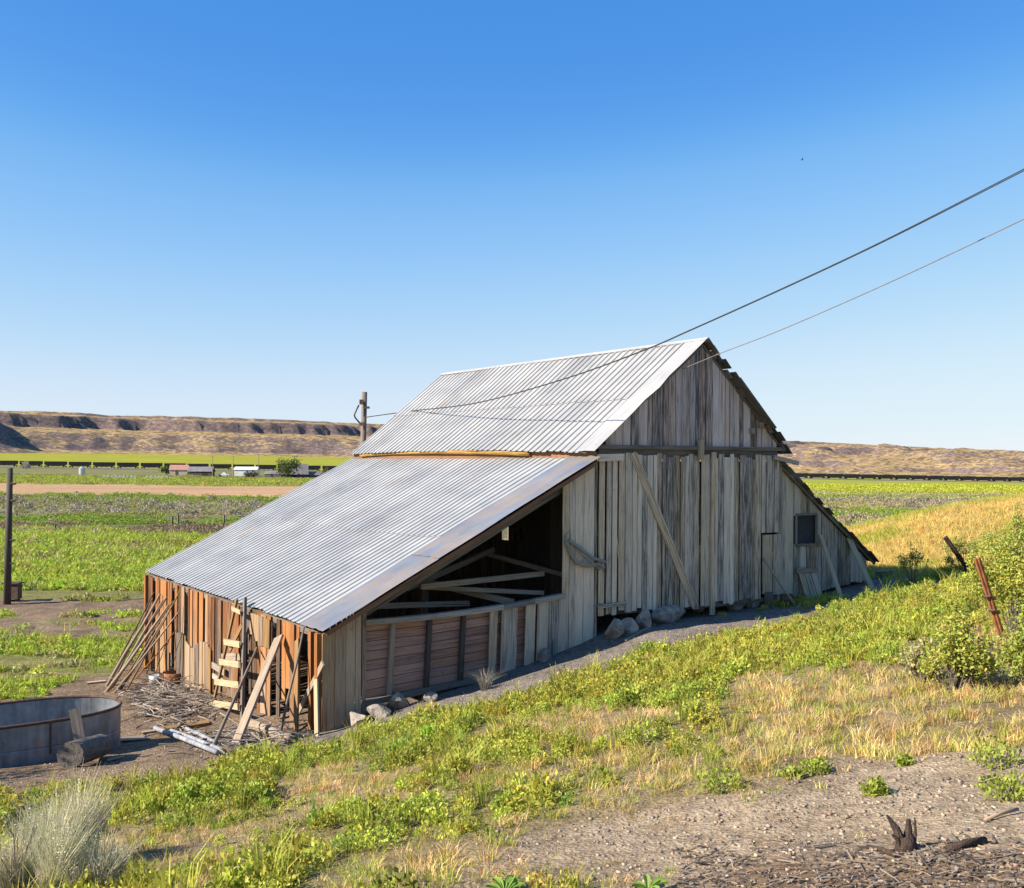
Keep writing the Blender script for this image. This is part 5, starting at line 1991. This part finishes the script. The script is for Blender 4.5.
# rabbitbrush at the lower left
for i, (px, py, w_, h_, lb) in enumerate(((22, 905, 95, 105, 'pale grey green brush filling the lower left corner'), (70, 868, 62, 92, 'pale feathery brush just right of the corner one'),
                                          (95, 895, 70, 62, 'low grey green brush in front of the feathery one'))):
    b = P(px, py)
    w, h = w_ * b[1] / F_PX, h_ * b[1] / F_PX
    t = empty('rabbitbrush', tuple(b), lb, 'shrub', 'pale brush in the lower left corner')
    r = np.random.default_rng(60 + i)
    bt = []
    VV, FF, CC, o0 = [], [], [], 0
    for k_ in range(15):
        a_, q_ = r.random() * 6.28, r.random() ** .5 * w * .36
        hh_ = h * r.uniform(.55, 1.0) * (1.05 - .8 * q_ / w)
        v, f, tone = blade_template(130, w * .07, hh_, .0065, 700 + 20 * i + k_, .35)
        lx, ly = math.cos(a_) * .35 * q_ / (w * .36), math.sin(a_) * .35 * q_ / (w * .36)
        v = v + np.c_[v[:, 2] * lx, v[:, 2] * ly, 0 * v[:, 2]] + np.array((math.cos(a_) * q_, math.sin(a_) * q_, 0))
        ctone = np.array((.56, .51, .34)) * r.uniform(.8, 1.15) if k_ % 3 else np.array((.50, .50, .30))
        VV.append(v); FF.append(f + o0); CC.append(ctone[None] * tone[:, None]); o0 += len(v)
        v, f, c = leaf_cloud([(math.cos(a_) * q_ + lx * hh_ * .85, math.sin(a_) * q_ + ly * hh_ * .85, hh_ * .86, w * .07, w * .07, hh_ * .18)], 800 + 20 * i + k_, .016, 4.0, (.60, .55, .36))
        VV.append(v); FF.append(f + o0); CC.append(c); o0 += len(v)
    link('foliage', np_mesh('foliage', np.concatenate(VV), np.concatenate(FF), M['straw'], np.concatenate(CC)), t)
    mb = MB()
    rr = random.Random(80 + i)
    for k in range(26):
        a = rr.uniform(0, 6.28)
        q = rr.uniform(.15, .7) * w
        tip = np.array((math.cos(a) * q, math.sin(a) * q - .1 * w, h * rr.uniform(.3, .8)))
        mid = tip * .55 + np.array((rr.uniform(-.03, .03), 0, .02))
        mb.tube([(0, 0, -.05), mid, tip], .009, .003, 5)
        for _ in range(2):
            e = tip + np.array((rr.uniform(-.09, .09), rr.uniform(-.09, .09), rr.uniform(.03, .1)))
            mb.tube([mid * .5 + tip * .5, e], .005, .002, 4)
    mb.build('stems', M['pale'], t)

# separate weeds on the bare gravel
for i, (px, py, s, lb) in enumerate(((994, 765, 1.5, 'leafy green weed alone on the gravel near the right edge'), (1007, 797, 1.25, 'yellow green weed at the right edge above the stump'),
                                     (875, 794, .8, 'small green weed on the gravel above the stump'), (816, 772, .95, 'upright green weed at the upper edge of the gravel'),
                                     (905, 764, .55, 'tiny green weed at the gravel edge below the dry grass'), (793, 779, .75, 'yellow green weed left of the upright weed'),
                                     (722, 790, 1.5, 'broad yellow green weed at the left of the gravel'))):
    b = P(px, py)
    v, f, tone = leaf_template(260, .15 * s, .15 * s, .036, 600 + i, .6)
    c = np.array((.30, .35, .05)) * np.ones((len(v), 1)) * tone[:, None]
    v2, f2, t2 = blade_template(40, .13 * s, .13 * s, .012, 640 + i, 1.0)
    f = np.concatenate([f, f2 + len(v)])
    v = np.concatenate([v, v2])
    c = np.concatenate([c, np.array((.30, .33, .06)) * t2[:, None]])
    o = link('weed', np_mesh('weed', v, f, M['leaf'], c), None, tuple(b))
    tag(o, lb, 'weed', 'separate weeds on the gravel')
# broad leaved rosettes at the bottom edge
for i, (px, py, s) in enumerate(((505, 896, .17), (648, 892, .13))):
    b = P(px, py)
    mb = MB()
    r = random.Random(i)
    for k in range(9):
        a = k * 2.4 + r.random()
        L = s * r.uniform(.7, 1.1)
        d = np.array((math.cos(a), math.sin(a), 0)); sd_ = np.array((-math.sin(a), math.cos(a), 0))
        pts = [(0.02, .0, .03), (.45, .13, .55), (.8, .11, .62), (1.0, .0, .5)]
        bb = len(mb.v)
        for (t_, w_, z_) in pts:
            for sg in (-1, 0, 1):
                mb.v.append(tuple(d * t_ * L + sd_ * sg * w_ * L * 1.3 + np.array((0, 0, z_ * L * .6 + abs(sg) * .02))))
        for j in range(3):
            for m_ in range(2):
                mb.face([bb + j * 3 + m_, bb + j * 3 + m_ + 1, bb + j * 3 + m_ + 4, bb + j * 3 + m_ + 3], [(0, 0)] * 4)
    o = mb.build('broadleaf_weed', M['leaf'], None, None, True)
    o.location = tuple(b)
    col_attr(o.data, np.tile(np.array((.22, .34, .06)), (len(o.data.vertices), 1)))
    tag(o, ('large leaved green weed cut by the middle of the bottom edge', 'smaller broad leaved weed at the bottom edge')[i], 'weed')

# charred stump and sticks
b = P(905, 850)
stump = empty('tree_stump', tuple(b), 'dark broken stump with upright splinters on the bare slope', 'stump')
stump.scale = (.8, .8, .8)
mb = MB()
mb.tube([(0, 0, -.06), (.0, 0, .06), (-.01, .01, .10)], .10, .065, 10, .2)
mb.build('base', M['char'], stump, None, True)
for (a_, b_, r0, r1) in (((-.02, 0, .05), (-.14, .02, .27), .045, .010), ((.02, .02, .05), (.035, .02, .24), .045, .016), ((.07, .0, .03), (.075, 0, .26), .02, .006), ((-.05, -.03, .03), (-.12, -.05, .14), .03, .008)):
    mb = MB()
    mb.tube([a_, (np.array(a_) + np.array(b_)) / 2 + (.01, 0, .01), b_], r0, r1, 9, .12)
    mb.build('splinter', M['char'], stump)
for (a_, c_, w_, lb) in (((948, 852), (985, 843), .05, 'charred stick lying right of the stump'), ((985, 823), (1018, 812), .025, 'thin pale twig on the gravel near the right edge'),
                         ((868, 850), (895, 858), .035, 'dark stick lying left of the stump')):
    lying('fallen_stick', lb, 'stick', a_, c_, w_, w_, 'char' if 'dark' in lb or 'char' in lb else 'pole', True, 'sticks around the stump', .02)
tw = MB()
tw2 = MB()
for i in range(1500):
    c = P(rnd.uniform(680, 1060), 836 + 70 * rnd.random() ** .7)
    a = rnd.gauss(.1, .9)
    L = rnd.uniform(.012, .05) if i % 5 else rnd.uniform(.06, .22)
    d = np.array((math.cos(a), math.sin(a), rnd.gauss(0, .12))) * L / 2
    if i % 5 == 0 and i % 2:
        tw.tube([c - d + (0, 0, .012), c + (rnd.uniform(-.01, .01), rnd.uniform(-.01, .01), .02), c + d + (0, 0, .012)], rnd.uniform(.002, .005), .0015, 4)
    else:
        tw2.board(c - d + (0, 0, .008), c + d + (0, 0, .012), rnd.uniform(.004, .014), .006, (rnd.uniform(-1, 1), 1, .3), .003)
tag(tw.build('twig_litter', M['brown']), kind='stuff')
tag(tw2.build('bark_chips', M['chip']), kind='stuff')

# dried weeds along the half wall
for i, (px, py, s, lb) in enumerate(((485, 690, .42, 'grey dead weed clump against the loose planks'), (383, 708, .3, 'dead pale weed by the front corner of the half wall'))):
    b = P(px, py)
    v, f, tone = blade_template(160, .2 * s, .9 * s, .008, 90 + i, 1.0)
    o = link('dead_weed', np_mesh('dead_weed', v, f, M['straw'], np.array((.28, .25, .2)) * tone[:, None]), None, tuple(b))
    tag(o, lb, 'weed')

# ------------------------------------------------------------------ poles and wires
def wire_path(a, b, pts):
    out = []
    for px, py in pts:
        r = ray(px, py)
        # plan line a->b met by the sight line
        M2 = np.array([[b[0] - a[0], -r[0]], [b[1] - a[1], -r[1]]])
        t, dd = np.linalg.solve(M2, -np.array(a[:2]))
        out.append(np.array([r[0] * dd, dd, EYE + r[2] * dd]))
    return out


def smooth_path(pts, n=8):
    pts = [np.array(p) for p in pts]
    out = []
    for i in range(len(pts) - 1):
        p0, p1, p2, p3 = pts[max(i - 1, 0)], pts[i], pts[i + 1], pts[min(i + 2, len(pts) - 1)]
        for k in range(n):
            t = k / n
            out.append(.5 * ((2 * p1) + (-p0 + p2) * t + (2 * p0 - 5 * p1 + 4 * p2 - p3) * t * t + (-p0 + 3 * p1 - 3 * p2 + p3) * t ** 3))
    out.append(pts[-1])
    return out


pz = 40.0
pb = at(360, 470, pz)
pb[2] = gz(pb[0], pb[1])
ptop = at(364.5, 392, pz)
pole = empty('utility_pole', tuple(pb), 'grey wooden power pole rising behind the barn roof', 'pole')
mb = MB()
vtop = ptop - pb
mb.tube([(0, 0, -.3), vtop * .5, vtop], .13, .10, 12)
mb.build('mast', M['beam'], pole, None, True)
for (px, py, L, w_) in ((366.5, 407.5, .22, .04), (361.5, 402, .14, .09), (362, 424, .16, .06)):
    p = at(px, py, pz - .2) - pb
    mb = MB()
    box(mb, p[0] - L / 2, p[0] + L / 2, p[1] - .06, p[1] + .06, p[2] - w_, p[2] + w_, 'x')
    mb.build('bracket', M['darkrust'], pole)
mb = MB()
mb.tube(smooth_path([at(359, 405, pz - .25) - pb, at(356, 411, pz - .25) - pb, at(354.5, 416, pz - .25) - pb, at(358, 421, pz - .25) - pb, at(361, 424, pz - .2) - pb], 5), .03, .03, 6)
mb.build('drop_wire', M['black'], pole)

ea = at(1110, 126, 11.0)
wa = wire_path(pb, ea, [(366, 417), (410, 411), (475, 403), (560, 380), (640, 351.5), (690, 330), (780, 289.5), (882, 241.5), (1024, 169), (1110, 124)])
for k, dz in ((0, 0), (1, .05)):
    mb = MB()
    pts = smooth_path(wa, 10)
    if k:
        nn_ = len(pts)
        pts = [p + np.array((0, 0, -.012 - .05 * max(0, i / nn_ - .75))) for i, p in enumerate(pts)]
    mb.tube(pts, .010, .0055, 6)
    o = mb.build('power_line', M['black'], None, pts[0])
    tag(o, ('upper black power line running from the pole over the ridge', 'black power line twisted round the upper one')[k], 'power line')
eb = at(1110, 172, 11.0)
sb = barn_w(8.76, -.3, 0)
wb = wire_path(sb, eb, [(678, 371), (720, 353.5), (780, 330.3), (885, 284.5), (1024, 219), (1110, 175)])
mb = MB()
pts = smooth_path(wb, 10)
mb.tube(pts, .009, .0055, 6)
tag(mb.build('power_line', M['cablegrey'], None, pts[0]), 'lower grey line tied to the gable edge of the roof', 'power line')
# old pole at the left edge of the field
b = P(7, 604)
tp = at(8, 468, b[1])
pl2 = empty('utility_pole', tuple(b), 'dark leaning wooden pole with short pegs at the left edge', 'pole')
v = tp - b
v[0] = tp[0] - b[0] + .08
mb = MB()
mb.tube([(0, 0, -.3), v * .5, v], .15, .11, 12)
mb.build('mast', M['dark'], pl2, None, True)
for f_ in (.885, .30, .47, .76):
    p = v * (1 - (1 - f_)) if f_ < .8 else v * f_
    mb = MB()
    mb.tube([p + (.08, -.05, 0), p + (.27, -.05, .0)], .06, .045, 8)
    mb.build('peg', M['darkrust'], pl2)
p = P(13, 601)
bx = empty('meter_box', (p[0], p[1], p[2]), 'small dark metal box beside the foot of the leaning pole', 'box')
mb = MB(); box(mb, -.28, .28, -.2, .2, .1, .72); mb.build('case', M['darkrust'], bx)
mb = MB(); box(mb, -.34, .34, -.26, .26, .722, .78); mb.build('lid', M['darkrust'], bx)
for sx in (-.2, .2):
    mb = MB(); box(mb, sx - .04, sx + .04, -.12, .12, -.1, .1); mb.build('leg', M['darkrust'], bx)

# field fence posts
for i, (px, py, lb) in enumerate(((172, 527, 'dark fence post left of the close pair in the field'), (178, 525, 'dark fence post right of the close pair in the field'), (224, 525, 'dark fence post nearest the lean-to roof edge'), (55, 536, 'grey fence post alone at the edge of the green field'))):
    p = P(px, py)
    mb = MB()
    mb.tube([p - (0, 0, .2), p + (.02, 0, .95)], .11, .09, 8)
    tag(mb.build('fence_post', M['beam'], None, p), lb, 'post', 'fence posts in the field')

# bird high in the sky
bp = at(802, 160, 60)
bird = empty('bird', tuple(bp), 'tiny dark bird gliding high in the blue sky', 'bird')
bird.scale = (.5, .5, .5)
mb = MB()
mb.tube([(-.16, 0, 0), (-.05, 0, 0), (.06, 0, .01), (.16, 0, .02)], .02, .035, 8)
mb.build('body', M['black'], bird)
for sg in (-1, 1):
    mb = MB()
    mb.hexa([(-.06, sg * .03, 0), (.06, sg * .03, 0), (.06, sg * .03, .015), (-.06, sg * .03, .015), (-.03, sg * .45, .16), (.01, sg * .45, .16), (.01, sg * .45, .17), (-.03, sg * .45, .17)], .1, .4, .02)
    mb.build('wing', M['black'], bird)

# two trees standing just left of the view; their shade falls on the tank and on the field
tree('shade_tree', (-13.2, 15.4, gz(-13.2, 15.4)), 4.6, 3.6, 'leafy tree just outside the left edge shading the tank', 'tree', (.09, .12, .03), 201, .12, None, 4, .2, 10)
tree('shade_tree', (-31.0, 43.0, gz(-31, 43)), 5.2, 4.6, 'leafy tree outside the left edge shading the green field', 'tree', (.09, .12, .03), 202, .16, None, 4, .2, 10)
